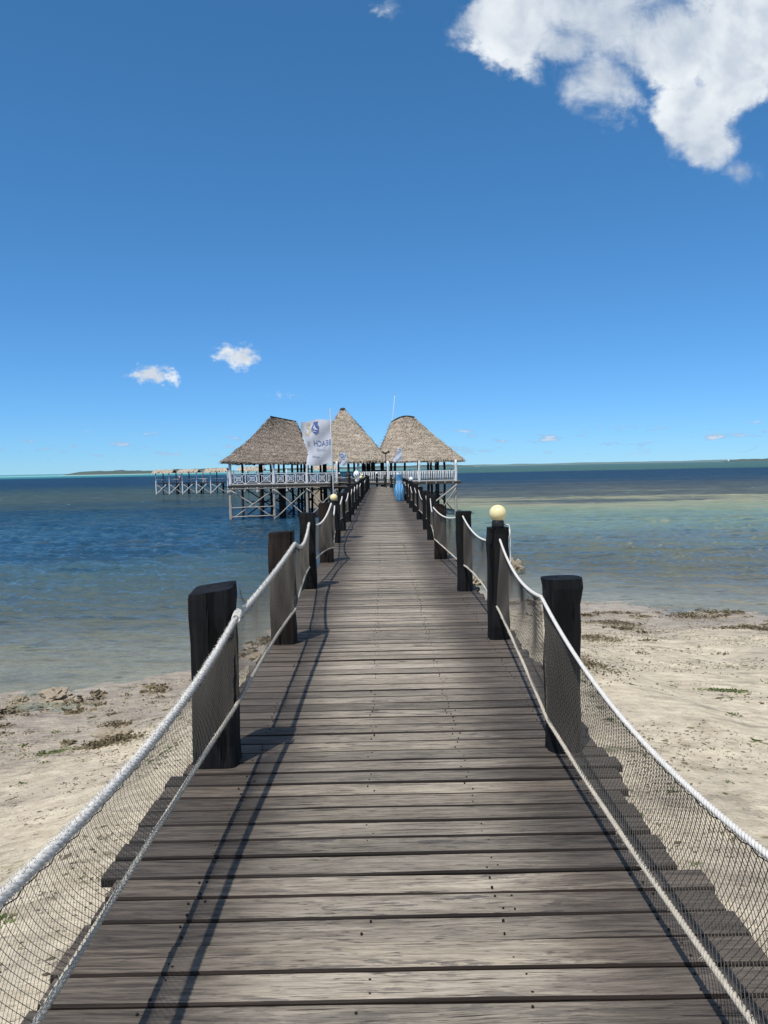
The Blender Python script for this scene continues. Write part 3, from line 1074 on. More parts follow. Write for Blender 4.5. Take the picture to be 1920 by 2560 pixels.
# ------------------------------------------------------------------ ropes and netting
# anchor heights of the top and bottom rope at each post and the x at which they pass it
LT = [(-0.82, 1.05, 0.775), (-0.803, 4.02, 0.805), (-0.815, 6.97, 0.925), (-1.0, 10.25, 0.89), (-0.895, 13.07, 1.005)]
LBt = [(-0.83, 1.05, 0.325), (-0.81, 4.02, 0.345), (-0.828, 6.97, 0.32), (-1.01, 10.25, 0.29), (-0.875, 13.07, 0.25)]
RT = [(0.90, 1.2, 0.75), (0.858, 4.20, 0.872), (1.055, 7.03, 0.93), (1.0, 9.82, 0.975), (0.85, 13.22, 0.90)]
RBt = [(0.90, 1.2, 0.23), (0.885, 4.19, 0.185), (1.02, 7.03, 0.31), (1.01, 9.82, 0.33), (0.865, 13.22, 0.35)]
for c, top, bot, sg in ((left_c, LT, LBt, -1), (right_c, RT, RBt, 1)):
    for i in range(5, len(c)):
        cx, cy, h, w = c[i]
        jit = random.uniform(-0.04, 0.03) - sg * 0.03
        top.append((cx + jit, cy - 0.02, h - random.uniform(0.06, 0.12)))
        bot.append((cx + jit, cy - 0.02, random.uniform(0.26, 0.33)))
SAG_LT = [0.112, 0.02, 0.14, 0.16] + [random.uniform(0.13, 0.22) for _ in range(40)]
SAG_RT = [0.172, 0.10, 0.13, 0.10] + [random.uniform(0.15, 0.26) for _ in range(40)]
SAG_LB = [-0.012, -0.03, -0.05, -0.06] + [random.uniform(-0.09, -0.02) for _ in range(40)]
SAG_RB = [0.035, -0.02, -0.05, 0.0] + [random.uniform(-0.09, -0.02) for _ in range(40)]


def span(p0, p1, sag, n, side=0.0):
    p0, p1 = Vector(p0), Vector(p1)
    out = []
    for i in range(n + 1):
        t = i / n
        p = p0.lerp(p1, t)
        k = 4 * t * (1 - t)
        out.append(Vector((p.x + side * k, p.y, p.z - sag * k)))
    return out


def twisted(mb, pts, rad, pitch_len, sides=6, per=10):
    """three laid strands following the path"""
    P = np.array([list(p) for p in pts])
    seg = np.linalg.norm(np.diff(P, axis=0), axis=1)
    L = np.concatenate([[0], np.cumsum(seg)])
    n = int(L[-1] / pitch_len * per) + 2
    ss = np.linspace(0, L[-1], n)
    C = np.stack([np.interp(ss, L, P[:, k]) for k in range(3)], -1)
    T = np.gradient(C, axis=0)
    T /= np.linalg.norm(T, axis=1)[:, None]
    up = np.array([0, 0, 1.0])
    A = up - T * (T @ up)[:, None]
    A /= np.linalg.norm(A, axis=1)[:, None]
    B = np.cross(T, A)
    for k in range(3):
        an = ss / pitch_len * 2 * math.pi + k * 2 * math.pi / 3
        Q = C + (A * np.cos(an)[:, None] + B * np.sin(an)[:, None]) * rad * 0.50
        mb.tube([Vector(q) for q in Q], rad * 0.56, sides)


def fuzz(mb, pts, rad, count, length):
    n = len(pts)
    for _ in range(count):
        u = random.random() * (n - 1)
        i = min(int(u), n - 2)
        p = pts[i].lerp(pts[i + 1], u - i)
        t = (pts[i + 1] - pts[i]).normalized()
        a = t.orthogonal().normalized()
        b = t.cross(a)
        an = random.uniform(0, 2 * math.pi)
        nrm = a * math.cos(an) + b * math.sin(an)
        tg = b * math.cos(an) - a * math.sin(an)
        l = length * random.uniform(0.4, 1.3)
        q = p + nrm * rad * 0.8
        e = q + nrm * l * random.uniform(0.2, 0.8) + (tg * random.uniform(-1, 1) + t * random.uniform(-1, 1)) * l * 0.7
        wv = tg * 0.0012 + t * 0.0006
        mb.add([q - wv, q + wv, e], [(0, 1, 2)])


def make_rope(name, anchors, sags, rad, mat, label, near_n=4, fz=0):
    loc = Vector((anchors[1][0], anchors[1][1], 0))
    root = thing(name, loc, label, 'rope')
    paths = []
    for i in range(len(anchors) - 1):
        n = 26 if i < near_n else 12
        pts = span(anchors[i], anchors[i + 1], sags[i], n)
        paths.append(pts)
        mb = MB()
        if i < near_n:
            twisted(mb, pts, rad, rad * 5.2, 6, 9)
        else:
            mb.tube(pts, rad * (1.15 if i > 6 else 1.05), 6)
        if fz and i < 3:
            fuzz(mb, pts, rad, int(fz * (1.0, 0.9, 0.5)[i]), 0.017)
        mb.build('rope_span', mat, root, smooth=True)
    return root, paths


rLT, pLT = make_rope('handrail_rope', LT, SAG_LT, 0.0148, M['rope'], 'thick frayed white top rope along the left rail', 4, 9000)
rRT, pRT = make_rope('handrail_rope', RT, SAG_RT, 0.0098, M['rope'], 'twisted white top rope along the right rail', 4)
rLB, pLB = make_rope('lower_rope', LBt, SAG_LB, 0.0105, M['rope_old'], 'grey twisted lower rope edging the left net', 4, 500)
rRB, pRB = make_rope('lower_rope', RBt, SAG_RB, 0.0105, M['rope_old'], 'grey twisted lower rope edging the right net', 4, 500)
# bindings where the ropes are lashed to the first posts
mb = MB()
for k in range(5):
    c = Vector(LT[1]) + Vector((0.004, 0.03 + k * 0.014, 0.008 + k * 0.005))
    mb.tube([c + Vector((0, 0.3 * 0.02 * math.sin(a), 0)) + Vector((math.cos(a) * 0.021, 0, math.sin(a) * 0.021)) for a in np.linspace(0, 2 * math.pi, 13)], 0.004, 5)
mb.build('lashing', M['rope'], rLT, smooth=True)
mb = MB()
for p in (Vector((0.868, 4.17, 0.885)),):
    mb.tube([p + Vector((0, 0, -0.02)), p + Vector((0, 0, 0.03))], 0.006, 6)
mb.build('iron_staple', M['nail'], rRT)


def make_net(anch_root, top, bot, label, sgn):
    root = thing('rope_net', anch_root, label, 'net')
    for i in range(len(top)):
        if i < 2:
            cell, wd, rows = ((0.027, 0.00105, 17), (0.033, 0.0009, 14))[i]
        elif i < 4:
            cell, wd, rows = 0.036, 0.0011, 13
        elif i < 8:
            cell, wd, rows = 0.06, 0.0018, 8
        else:
            cell, wd, rows = 0.085, 0.0034, 6
        T = np.array([list(p) for p in top[i]])
        B = np.array([list(p) for p in bot[i]])
        L = np.linalg.norm(T[-1] - T[0])
        N = int(L / cell)
        m = np.linspace(0, 1, len(T))
        mB = np.linspace(0, 1, len(B))
        tt = np.linspace(0, 1, rows + 1)
        rise = rows * 0.75
        V, F = [], []
        base = 0
        for direc in (1, -1):
            for k in range(-int(rise) - 1, N + int(rise) + 1):
                sv = (k + random.uniform(-0.08, 0.08) + (tt * rise if direc > 0 else (1 - tt) * rise) - rise / 2 + 0.15 * np.sin(tt * 5 + k * 0.3)) / N
                ok = (sv >= 0) & (sv <= 1)
                if ok.sum() < 2:
                    continue
                sv2 = sv[ok]
                t2 = tt[ok]
                a = np.stack([np.interp(sv2, m, T[:, c]) for c in range(3)], -1)
                b = np.stack([np.interp(sv2, mB, B[:, c]) for c in range(3)], -1)
                Q = b + (a - b) * t2[:, None]
                bul = np.sin(t2 * math.pi) * np.sin(np.clip(sv2, 0, 1) * math.pi) * 0.035
                Q[:, 0] += sgn * bul + 0.006 * np.sin(sv2 * 23 + t2 * 4)
                n = len(Q)
                # three-sided twine
                offs = np.array([[0, 0, 1.0], [0.87, 0, -0.5], [-0.87, 0, -0.5]]) * wd
                offs[:, 1] = np.array([0.6, -0.6, 0.6]) * wd
                vv = (Q[:, None, :] + offs[None]).reshape(-1, 3)
                V.append(vv)
                j = np.arange(n - 1)[:, None] * 3 + base
                for e in range(3):
                    e2 = (e + 1) % 3
                    F.append(np.concatenate([j + e, j + e2, j + 3 + e2, j + 3 + e], 1))
                base += 3 * n
        np_obj('net_panel', np.concatenate(V), np.concatenate(F), M['net'], root)
    return root


make_net((LT[1][0], LT[1][1], 0), pLT, pLB, 'dark diamond-mesh net strung between the left ropes', -1)
make_net((RT[1][0], RT[1][1], 0), pRT, pRB, 'dark diamond-mesh net strung between the right ropes', 1)
# cord that laces the net edge to the top ropes
for root, paths, rr_ in ((rLT, pLT, 0.0185), (rRT, pRT, 0.0115)):
    mb = MB()
    for pts in paths[:3]:
        q = []
        n_ = len(pts) - 1
        for i in range(n_ * 8 + 1):
            u = i / 8
            k_ = min(int(u), n_ - 1)
            p = pts[k_].lerp(pts[k_ + 1], u - k_)
            ph = i * 0.55
            q.append(p + Vector((0.004 * math.cos(ph * 2.0), 0, -rr_ - 0.003 - 0.006 * abs(math.sin(ph * 0.5)))))
        mb.tube(q, 0.0017, 4)
    mb.build('lacing_cord', M['cord'], root)
# loose corner of net pulled up to the head of the nearest left post, and a frayed end
mb = MB()
for k in range(9):
    a_ = Vector((-0.812, 4.25, 0.95 - k * 0.014))
    b_ = Vector((-0.806, 4.50 + k * 0.13, 0.826 + k * 0.0055))
    mb.tube([a_.lerp(b_, t) - Vector((0, 0, 0.07 * math.sin(math.pi * t))) for t in np.linspace(0, 1, 9)], 0.0009, 3)
mb.build('net_corner', M['net'], rLT)

# ------------------------------------------------------------------ pavilions
def lerp(a, b, t):
    return a + (b - a) * t


def thatch_roof(parent, mat, eave, ridge, conc=0.05, seed=1, tip_drop=0.0, ridge_sag=0.0):
    """eave: front-left, front-right, back-right, back-left; ridge: left and right end (equal for a pyramid)"""
    r = np.random.default_rng(seed)
    FL, FR, BR, BL = [np.array(p, float) for p in eave]
    RF, RR = [np.array(p, float) for p in ridge]
    faces = [(FL, FR, RF, RR), (FR, BR, RR, RR), (BR, BL, RR, RF), (BL, FL, RF, RF)]

    def surf(face, u, t):
        e0, e1, r0, r1 = face
        u = u[..., None]
        tt = t[..., None]
        e = e0 + (e1 - e0) * u
        top = r0 + (r1 - r0) * u
        p = e + (top - e) * tt
        p[..., 2] -= conc * (top[..., 2] - e[..., 2])[...] * np.sin(np.pi * t)
        if ridge_sag:
            ux = u[..., 0]
            p[..., 2] -= ridge_sag * np.sin(np.pi * ux) * t ** 3 * (np.linalg.norm(r1 - r0) > 0.1)
        w = (fbm(p[..., 0] * 1.3 + p[..., 1], p[..., 2] * 1.3, seed, 4) - 0.45) * 0.26
        p[..., 2] += w
        return p
    mb = MB()
    V, F, base = [], [], 0
    roof_v, roof_f, rb = [], [], 0
    for face in faces:
        nu, nt = 18, 12
        U, T = np.meshgrid(np.linspace(0, 1, nu + 1), np.linspace(0, 1, nt + 1))
        pts = surf(face, U, T)
        lo = pts.copy()
        lo[..., 2] -= 0.20
        for arr, flip in ((pts, False), (lo, True)):
            roof_v.append(arr.reshape(-1, 3))
            i = np.arange(nu * nt)
            a = (i // nu) * (nu + 1) + i % nu + rb
            q = np.stack([a, a + 1, a + nu + 2, a + nu + 1], -1)
            roof_f.append(q[:, ::-1] if flip else q)
            rb += (nu + 1) * (nt + 1)
        # leaf strips laid in courses
        e0, e1, r0, r1 = face
        slope = np.linalg.norm((r0 + r1) / 2 - (e0 + e1) / 2)
        rows = int(slope / 0.10)
        for row in range(rows + 1):
            t0 = row / rows
            wid = np.linalg.norm((e1 + (r1 - e1) * t0) - (e0 + (r0 - e0) * t0))
            n = int(wid / 0.034) + 3
            u = np.clip(np.sort(r.random(n)), 0.0, 1.0)
            t = np.clip(t0 + r.normal(0, 0.35 / rows, n) + 0.012 * np.sin(u * 9 + row), 0, 1)
            p = surf(face, u, t)
            t_dn = t - 0.03
            down = surf(face, u, np.clip(t + 0.02, 0, 1)) - surf(face, u, np.clip(t - 0.02, 0, 1))
            ln = np.linalg.norm(down, axis=1)
            down = -down / np.maximum(ln, 1e-6)[:, None]
            al = (e1 - e0) / np.linalg.norm(e1 - e0)
            nrm = np.cross(al[None].repeat(n, 0), -down)
            nrm /= np.linalg.norm(nrm, axis=1)[:, None]
            nrm *= np.sign(nrm[:, 2:3] + 1e-6)
            L = r.uniform(0.10, 0.27, n)[:, None]
            lift = (r.uniform(0.003, 0.03, n) + (0.04 if row % 4 == 0 else 0.0))[:, None]
            sw = r.normal(0, 0.8, n)[:, None]
            wv = al[None] * r.uniform(0.010, 0.024, n)[:, None]
            if row == 0:
                dd = down * 0.55 + np.array([0, 0, -0.75])
                tip = p + dd * L * 1.1 + al[None] * sw * L * 0.6
            else:
                tip = p + (down + al[None] * sw) * L + nrm * lift
            root = p + nrm * 0.02
            V.append(np.stack([root - wv, root + wv, tip + wv * 0.7, tip - wv * 0.7], 1).reshape(-1, 3))
            k = np.arange(n)[:, None] * 4 + base
            F.append(np.concatenate([k, k + 1, k + 2, k + 3], 1))
            base += 4 * n
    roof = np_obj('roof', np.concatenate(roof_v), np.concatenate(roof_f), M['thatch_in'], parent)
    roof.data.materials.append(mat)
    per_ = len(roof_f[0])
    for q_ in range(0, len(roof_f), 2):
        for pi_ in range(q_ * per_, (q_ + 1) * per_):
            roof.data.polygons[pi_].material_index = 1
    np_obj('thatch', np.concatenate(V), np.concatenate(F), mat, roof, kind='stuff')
    # ridge pole and hip seams
    if np.linalg.norm(RR - RF) > 0.1:
        pts = []
        for k in range(9):
            q = RF + (RR - RF) * k / 8
            q = q + np.array([0, 0, 0.06 - ridge_sag * math.sin(math.pi * k / 8)])
            pts.append(Vector(q))
        MB().tube(pts, 0.075, 7).build('ridge_cap', M['darkwood'], roof)
    else:
        MB().tube([Vector(RF) + Vector((0, 0, -0.42)), Vector(RF) + Vector((0, 0, -0.12)), Vector(RF) + Vector((0, 0, 0.0))], [0.34, 0.30, 0.16], 10).build('ridge_cap', M['darkwood'], roof)
    return roof


def pole(x, y, z0, z1, r0, seed=0, wob=0.02, n=6):
    rr = random.Random(seed)
    pts, rs = [], []
    for i in range(n + 1):
        t = i / n
        pts.append((x + rr.uniform(-wob, wob), y + rr.uniform(-wob, wob), lerp(z0, z1, t)))
        rs.append(r0 * lerp(1.1, 0.92, t) * rr.uniform(0.94, 1.06))
    return pts, rs


def stick(a, b, r0, seed=0, wob=0.03, n=5):
    rr = random.Random(seed)
    a, b = Vector(a), Vector(b)
    pts = [a.lerp(b, i / n) + Vector((rr.uniform(-wob, wob), rr.uniform(-wob, wob), rr.uniform(-wob, wob))) * (0 < i < n) for i in range(n + 1)]
    return MB().tube(pts, [r0 * lerp(1.1, 0.85, i / n) for i in range(n + 1)], 6)


FLOOR = 0.29
EAVE = 2.3


def floor_deck(parent, poly):
    """boards on edge beams"""
    mb = MB()
    n = len(poly)
    mb.add([(x, y, FLOOR) for x, y in poly] + [(x, y, FLOOR - 0.09) for x, y in poly],
           [tuple(range(n)), tuple(range(2 * n - 1, n - 1, -1))] + [(i, i + n, (i + 1) % n + n, (i + 1) % n) for i in range(n)])
    mb.build('floor', M['greywood'], parent)
    for (a, b) in zip(poly, poly[1:] + poly[:1]):
        a, b = Vector((*a, FLOOR - 0.2)), Vector((*b, FLOOR - 0.2))
        d = b - a
        MB().box((a + b) / 2, (d.length, 0.14, 0.2), (0, 0, math.atan2(d.y, d.x))).build('edge_beam', M['darkwood'], parent)


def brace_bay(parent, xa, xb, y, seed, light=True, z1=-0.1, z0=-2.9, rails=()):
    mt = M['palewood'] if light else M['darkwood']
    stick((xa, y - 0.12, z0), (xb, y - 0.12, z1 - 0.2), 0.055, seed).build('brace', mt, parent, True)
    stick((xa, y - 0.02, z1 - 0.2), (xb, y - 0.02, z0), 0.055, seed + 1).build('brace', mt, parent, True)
    for z in rails:
        stick((xa, y - 0.18, z), (xb, y - 0.18, z + 0.1), 0.05, seed + 3).build('cross_rail', mt, parent, True)


# ---- left pavilion, lattice balustrade
pl = thing('pavilion', (-10.5, 76, WATER), 'grey thatched pavilion with white lattice balustrade at the left end of the jetty', 'pavilion', 'thatched pavilions over the water')
Y0 = 72.0
thatch_roof(pl, M['thatch_grey'], [(-15.1, 71.55, 2.42), (-6.55, 71.9, 2.3), (-6.6, 84.5, 2.35), (-13.4, 84, 2.35)],
            [(-10.86, 75.2, 6.72), (-8.62, 77.4, 6.30)], 0.06, 3)
floor_deck(pl, [(-14.5, 71.9), (-4.2, 71.9), (-5.2, 83), (-13.2, 83)])
lp = [(-14.32, 0.15), (-10.22, 0.12), (-7.13, 0.11), (-4.32, 0.11)]
for i, (x, r0) in enumerate(lp):
    pts, rs = pole(x, Y0, FLOOR - 0.3, 2.3, r0, 20 + i)
    MB().tube(pts, rs, 9).build('post', M['white'], pl, True)
    pts, rs = pole(x - 0.03, Y0, -3.4, FLOOR - 0.3, r0 * (1.1 if i else 1.0), 30 + i)
    MB().tube(pts, rs, 9).build('pile', M['palewood'], pl, True)
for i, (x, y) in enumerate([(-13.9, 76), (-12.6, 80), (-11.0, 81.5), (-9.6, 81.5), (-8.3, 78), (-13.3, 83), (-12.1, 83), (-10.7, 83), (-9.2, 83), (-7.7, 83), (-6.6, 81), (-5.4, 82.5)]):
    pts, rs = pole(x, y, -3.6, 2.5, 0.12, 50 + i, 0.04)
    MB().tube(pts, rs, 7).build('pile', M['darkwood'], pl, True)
MB().box((-7.65, 76.5, -0.5), (0.5, 0.5, 5.8)).build('square_pillar', M['darkwood'], pl)
MB().box((-10.0, 76.2, -1.55), (0.55, 0.55, 3.3)).build('square_pillar', M['darkwood'], pl)
for k, (xa, xb) in enumerate(((-14.32, -10.22), (-10.22, -7.13), (-7.13, -4.32))):
    brace_bay(pl, xa + 0.1, xb - 0.05, Y0, 80 + 10 * k, True, rails=((-1.9, -2.75) if k == 0 else ()))
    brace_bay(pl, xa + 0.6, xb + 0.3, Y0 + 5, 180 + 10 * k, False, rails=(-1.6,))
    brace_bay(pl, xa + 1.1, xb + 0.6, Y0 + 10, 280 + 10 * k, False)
    # lattice panels: crossed diagonals with nested squares
    n = 3
    za, zb = FLOOR + 0.02, FLOOR + (0.98 - 0.05 * k)
    MB().box(((xa + xb) / 2, Y0, zb + 0.03), (xb - xa, 0.09, 0.07)).build('top_rail', M['white'], pl)
    MB().box(((xa + xb) / 2, Y0, za - 0.03), (xb - xa, 0.09, 0.11)).build('bottom_rail', M['white'], pl)
    for j in range(n):
        x0, x1 = lerp(xa + 0.14, xb - 0.12, j / n), lerp(xa + 0.14, xb - 0.12, (j + 1) / n)
        mb = MB()
        cx, cz = (x0 + x1) / 2, (za + zb) / 2
        hx, hz = (x1 - x0) / 2 - 0.05, (zb - za) / 2 - 0.02
        a = math.atan2(hz, hx)
        Ld = 2 * math.hypot(hx, hz)
        mb.box((cx, Y0 - 0.012, cz), (Ld, 0.03, 0.045), (0, -a, 0))
        mb.box((cx, Y0 + 0.022, cz), (Ld, 0.03, 0.045), (0, a, 0))
        for f in (0.66, 0.33):
            for sg in (-1, 1):
                mb.box((cx, Y0 + sg * 0.004, cz + sg * hz * f), (2 * hx * f, 0.03, 0.038))
                mb.box((cx + sg * hx * f, Y0 + sg * 0.005, cz), (0.045, 0.03, 2 * hz * f))
        mb.box((x1, Y0, cz), (0.065, 0.05, 2 * hz + 0.05))
        mb.build('lattice_panel', M['white'], pl)
stick((-14.6, 71.7, -0.15), (-5.2, 71.7, -0.02), 0.06, 7).build('cross_rail', M['greywood'], pl, True)

# ---- middle pavilion
pm = thing('pavilion', (-3.6, 77, WATER), 'tall pointed thatched pavilion in the middle behind the flags', 'pavilion', 'thatched pavilions over the water')
thatch_roof(pm, M['thatch'], [(-7.1, 72.3, 2.3), (0.45, 72.3, 2.28), (0.6, 81, 2.3), (-7.3, 81, 2.3)],
            [(-3.86, 76.2, 7.55), (-3.86, 76.2, 7.55)], -0.022, 5)
floor_deck(pm, [(-5.0, 73.2), (0.0, 73.2), (0.2, 81), (-6.6, 81)])
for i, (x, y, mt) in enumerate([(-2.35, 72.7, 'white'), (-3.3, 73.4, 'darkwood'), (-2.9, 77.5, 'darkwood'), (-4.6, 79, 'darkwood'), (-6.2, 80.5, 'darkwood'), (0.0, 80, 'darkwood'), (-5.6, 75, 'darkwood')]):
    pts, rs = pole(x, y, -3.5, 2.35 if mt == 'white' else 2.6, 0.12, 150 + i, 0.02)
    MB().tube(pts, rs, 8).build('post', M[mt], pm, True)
for i, x in enumerate((-1.9, -1.45, -1.0)):
    MB().box((x, 76 + i * 0.05, 1.35), (0.42, 0.5, 2.1)).build('bar_wall', M['darkwood'], pm)
MB().box((-0.2, 76.3, 0.82), (1.7, 0.6, 1.05)).build('bar_counter', M['darkwood'], pm)
MB().box((-0.2, 76.25, 1.37), (1.9, 0.75, 0.05)).build('counter_top', M['greywood'], pm)
# dark picket fence at the back
for k in range(26):
    MB().box((-6.4 + k * 0.17, 79.2, 0.75), (0.05, 0.04, 0.9)).build('picket', M['darkwood'], pm)
MB().box((-4.3, 79.2, 1.2), (4.4, 0.05, 0.07)).build('top_rail', M['darkwood'], pm)

# ---- right pavilion, white baluster railing
pr = thing('pavilion', (3.2, 76, WATER), 'tan thatched pavilion with white upright balusters at the right end of the jetty', 'pavilion', 'thatched pavilions over the water')
thatch_roof(pr, M['thatch'], [(-0.6, 72.1, 2.25), (7.62, 71.95, 2.22), (5.6, 83.5, 2.35), (-1.0, 84, 2.35)],
            [(0.92, 77.2, 6.06), (3.12, 75.2, 6.38)], 0.03, 8, ridge_sag=-0.30)
floor_deck(pr, [(-1.6, 71.9), (7.2, 71.9), (4.6, 82.5), (-0.5, 82.5)])
for i, (x, r0) in enumerate(((0.45, 0.11), (3.37, 0.12), (6.79, 0.14))):
    pts, rs = pole(x, Y0, FLOOR - 0.35, 2.2, r0, 220 + i)
    MB().tube(pts, rs, 9).build('post', M['white'], pr, True)
    pts, rs = pole(x - 0.04, Y0, -3.4, FLOOR - 0.35, r0, 230 + i)
    MB().tube(pts, rs, 9).build('pile', M['palewood'], pr, True)
for i, (x, y) in enumerate([(4.75, 76), (5.0, 73), (5.6, 79), (2.2, 78), (0.8, 81), (3.7, 82), (1.2, 76), (-0.2, 82), (4.35, 74.2), (6.1, 77)]):
    pts, rs = pole(x, y, -3.6, 2.5, 0.12, 250 + i, 0.04)
    MB().tube(pts, rs, 7).build('pile', M['darkwood'], pr, True)
MB().box((2.2, Y0, FLOOR + 0.93), (9.2, 0.08, 0.07)).build('top_rail', M['white'], pr)
MB().box((2.2, Y0, FLOOR + 0.0), (9.2, 0.08, 0.10)).build('bottom_rail', M['white'], pr)
proto = None
k = 0
x = -2.28
while x < 6.65:
    if proto is None:
        mb = MB()
        mb.tube([(0, 0, 0.04), (0.006, 0, 0.35), (-0.004, 0, 0.6), (0, 0, 0.9)], [0.045, 0.05, 0.044, 0.042], 6)
        proto = mb.build('baluster', M['white'], None, True)
        proto.parent = pr
        proto.location = Vector((x, Y0, FLOOR)) - ORIGIN[pr.name]
    else:
        o = copy_part(proto, pr, Vector((x, Y0, FLOOR)) - ORIGIN[pr.name], random.uniform(-0.5, 0.5))
        o.rotation_euler.y = random.uniform(-0.035, 0.035)
    x += random.uniform(0.15, 0.18)
for k, x in enumerate((4.0, 4.9, 5.75, 6.5)):
    MB().box((x, 71.86, FLOOR - 0.16), (0.07, 0.1, 0.2)).build('joist_end', M['palewood'], pr)
stick((6.85, 71.8, -0.1), (3.9, 71.8, -2.4), 0.07, 401).build('brace', M['palewood'], pr, True)
stick((6.75, 71.7, -0.4), (5.1, 71.7, -2.9), 0.05, 402).build('brace', M['palewood'], pr, True)
stick((6.9, 71.9, -0.6), (6.4, 72.0, -0.15), 0.07, 403).build('brace', M['greywood'], pr, True)
stick((5.1, 73.2, -0.9), (6.75, 72.2, -2.8), 0.055, 404).build('brace', M['darkwood'], pr, True)
stick((3.5, 73, -0.9), (5.6, 73, -0.85), 0.06, 405).build('cross_rail', M['darkwood'], pr, True)
stick((4.2, 73.2, -1.6), (5.1, 73.2, -0.6), 0.05, 406).build('brace', M['darkwood'], pr, True)
stick((3.3, 74, -2.2), (6.6, 74, -2.6), 0.05, 407).build('cross_rail', M['darkwood'], pr, True)
stick((4.1, 72.6, -1.9), (6.7, 72.4, -3.0), 0.05, 408).build('brace', M['greywood'], pr, True)
# little strings of shells hanging from the eave
for k in range(9):
    x = 3.9 + k * 0.33
    MB().tube([(x, 71.6, 2.3), (x + random.uniform(-0.05, 0.05), 71.6, 2.3 - random.uniform(0.3, 0.9))], 0.008, 5).build('hanging_string', M['palewood'], pr)


# ---- furniture under the roofs
def make_chair(label, loc, rz, group):
    t = thing('dining_chair', loc, label, 'chair', group)
    o = Vector(loc)
    MB().box(o + Vector((0, 0, 0.45)), (0.45, 0.45, 0.05)).build('seat', M['darkwood'], t)
    MB().box(o + Vector((0, 0.21, 0.80)), (0.45, 0.04, 0.5), (-0.08, 0, 0)).build('backrest', M['darkwood'], t)
    for sx in (-0.2, 0.2):
        for sy in (-0.2, 0.2):
            MB().box(o + Vector((sx, sy, 0.21)), (0.05, 0.05, 0.42)).build('leg', M['darkwood'], t)
    t.rotation_euler.z = rz
    return t


def make_table(label, loc, group):
    t = thing('dining_table', loc, label, 'table', group)
    o = Vector(loc)
    MB().box(o + Vector((0, 0, 0.74)), (1.0, 0.9, 0.05)).build('table_top', M['darkwood'], t)
    for sx in (-0.42, 0.42):
        for sy in (-0.38, 0.38):
            MB().box(o + Vector((sx, sy, 0.355)), (0.06, 0.06, 0.71)).build('leg', M['darkwood'], t)
    return t


for k, (x, y) in enumerate(((1.6, 75.2), (4.1, 74.2), (5.6, 74.6))):
    nm = ('by the inner post', 'near the middle of the front railing', 'by the right corner post')[k]
    make_table('dark dining table under the right thatch ' + nm, (x, y, FLOOR), 'tables in the right pavilion')
    make_chair('dark chair left of the dining table ' + nm, (x - 0.8, y, FLOOR), R(90), 'chairs in the right pavilion')
    make_chair('dark chair right of the dining table ' + nm, (x + 0.8, y + 0.1, FLOOR), R(-80), 'chairs in the right pavilion')

# ---- split-palm screen under the pavilions
sc = thing('palm_screen', (-7.7, 92, WATER), 'tan upright split-palm screen standing in the water under the pavilion', 'screen')
for k in range(15):
    x = -8.75 + k * 0.14
    MB().box((x, 92 + random.uniform(-0.03, 0.03), -1.65 + random.uniform(-0.1, 0.1)), (0.11, 0.05, 3.0), (0, random.uniform(-0.02, 0.02), 0)).build('slat', M['reed'], sc)
MB().box((-7.75, 91.93, -0.75), (2.3, 0.07, 0.12)).build('cross_rail', M['darkwood'], sc)

# ------------------------------------------------------------------ globe lamps
def lamp(x, y, z, r0, cream, label, collar=True):
    t = thing('globe_lamp', (x, y, z), label, 'lamp', 'globe lamps on the jetty posts')
    if collar:
        MB().lathe([(0.052, -0.004), (0.056, 0.0), (0.058, 0.05), (0.052, 0.066), (0.050, 0.07)], 20, (x, y, z)).build('collar', M['collar'], t, True)
    cz = 0.062 + r0 * 0.93 if collar else r0
    prof = [(0.012, -r0)] + [(r0 * math.sin(a), -r0 * math.cos(a)) for a in np.linspace(0.2, math.pi - 0.1, 18)] + [(0.003, r0)]
    MB().lathe(prof, 28, (x, y, z + cz)).build('globe', M['globe_cream' if cream else 'globe_white'], t, True)
    return t


def top_of(c):
    return c[0], c[1], c[2]


lamp(*(Vector(top_of(right_c[2])) + Vector((0.005, -0.02, -0.004))), 0.078, True, 'big cream globe lamp on the second post of the right rail')
lamp(*(Vector(top_of(left_c[5])) + Vector((-0.02, 0, -0.004))), 0.080, True, 'cream globe lamp on the fifth post of the left rail', False)
lamp(right_c[9][0], right_c[9][1], 0.995, 0.082, False, 'white globe lamp on the right rail beside the blue pot', True)
lamp(left_c[12][0], left_c[12][1], 0.995, 0.08, True, 'cream globe lamp far along the left rail near the bend', True)
lamp(left_c[16][0] - 0.3, left_c[16][1], 0.995, 0.08, True, 'small cream globe lamp near the far end of the left rail', True)
lamp(right_c[17][0], right_c[17][1], 0.975, 0.08, False, 'white globe lamp just above the blue pot', True)
lamp(right_c[21][0], right_c[21][1], 0.995, 0.085, False, 'white globe lamp on the bend in front of the balusters', True)
lamp(right_c[24][0], right_c[24][1], 0.995, 0.085, False, 'tiny white globe lamp at the far left end of the bend', True)
# cord and white conduit on the lamp post at right
cx, cy, ch, cw = right_c[2]
cd = thing('lamp_cable', (cx + 0.12, cy, 0.0), 'thin white cable tied up the outer side of the right lamp post', 'cable')
MB().tube([(cx + 0.055, cy - 0.03, 1.06), (cx + 0.10, cy - 0.05, 1.055), (cx + 0.112, cy - 0.05, 1.0), (cx + 0.112, cy - 0.05, 0.8), (cx + 0.115, cy - 0.05, 0.715), (cx + 0.085, cy - 0.09, 0.70)], 0.0055, 6).build('cable_run', M['rope'], cd, True)
MB().tube([(cx + 0.10, cy - 0.085, 1.02), (cx + 0.102, cy - 0.1, 0.97), (cx + 0.09, cy - 0.1, 0.93)], 0.0065, 6).build('cable_knot', M['rope'], cd, True)

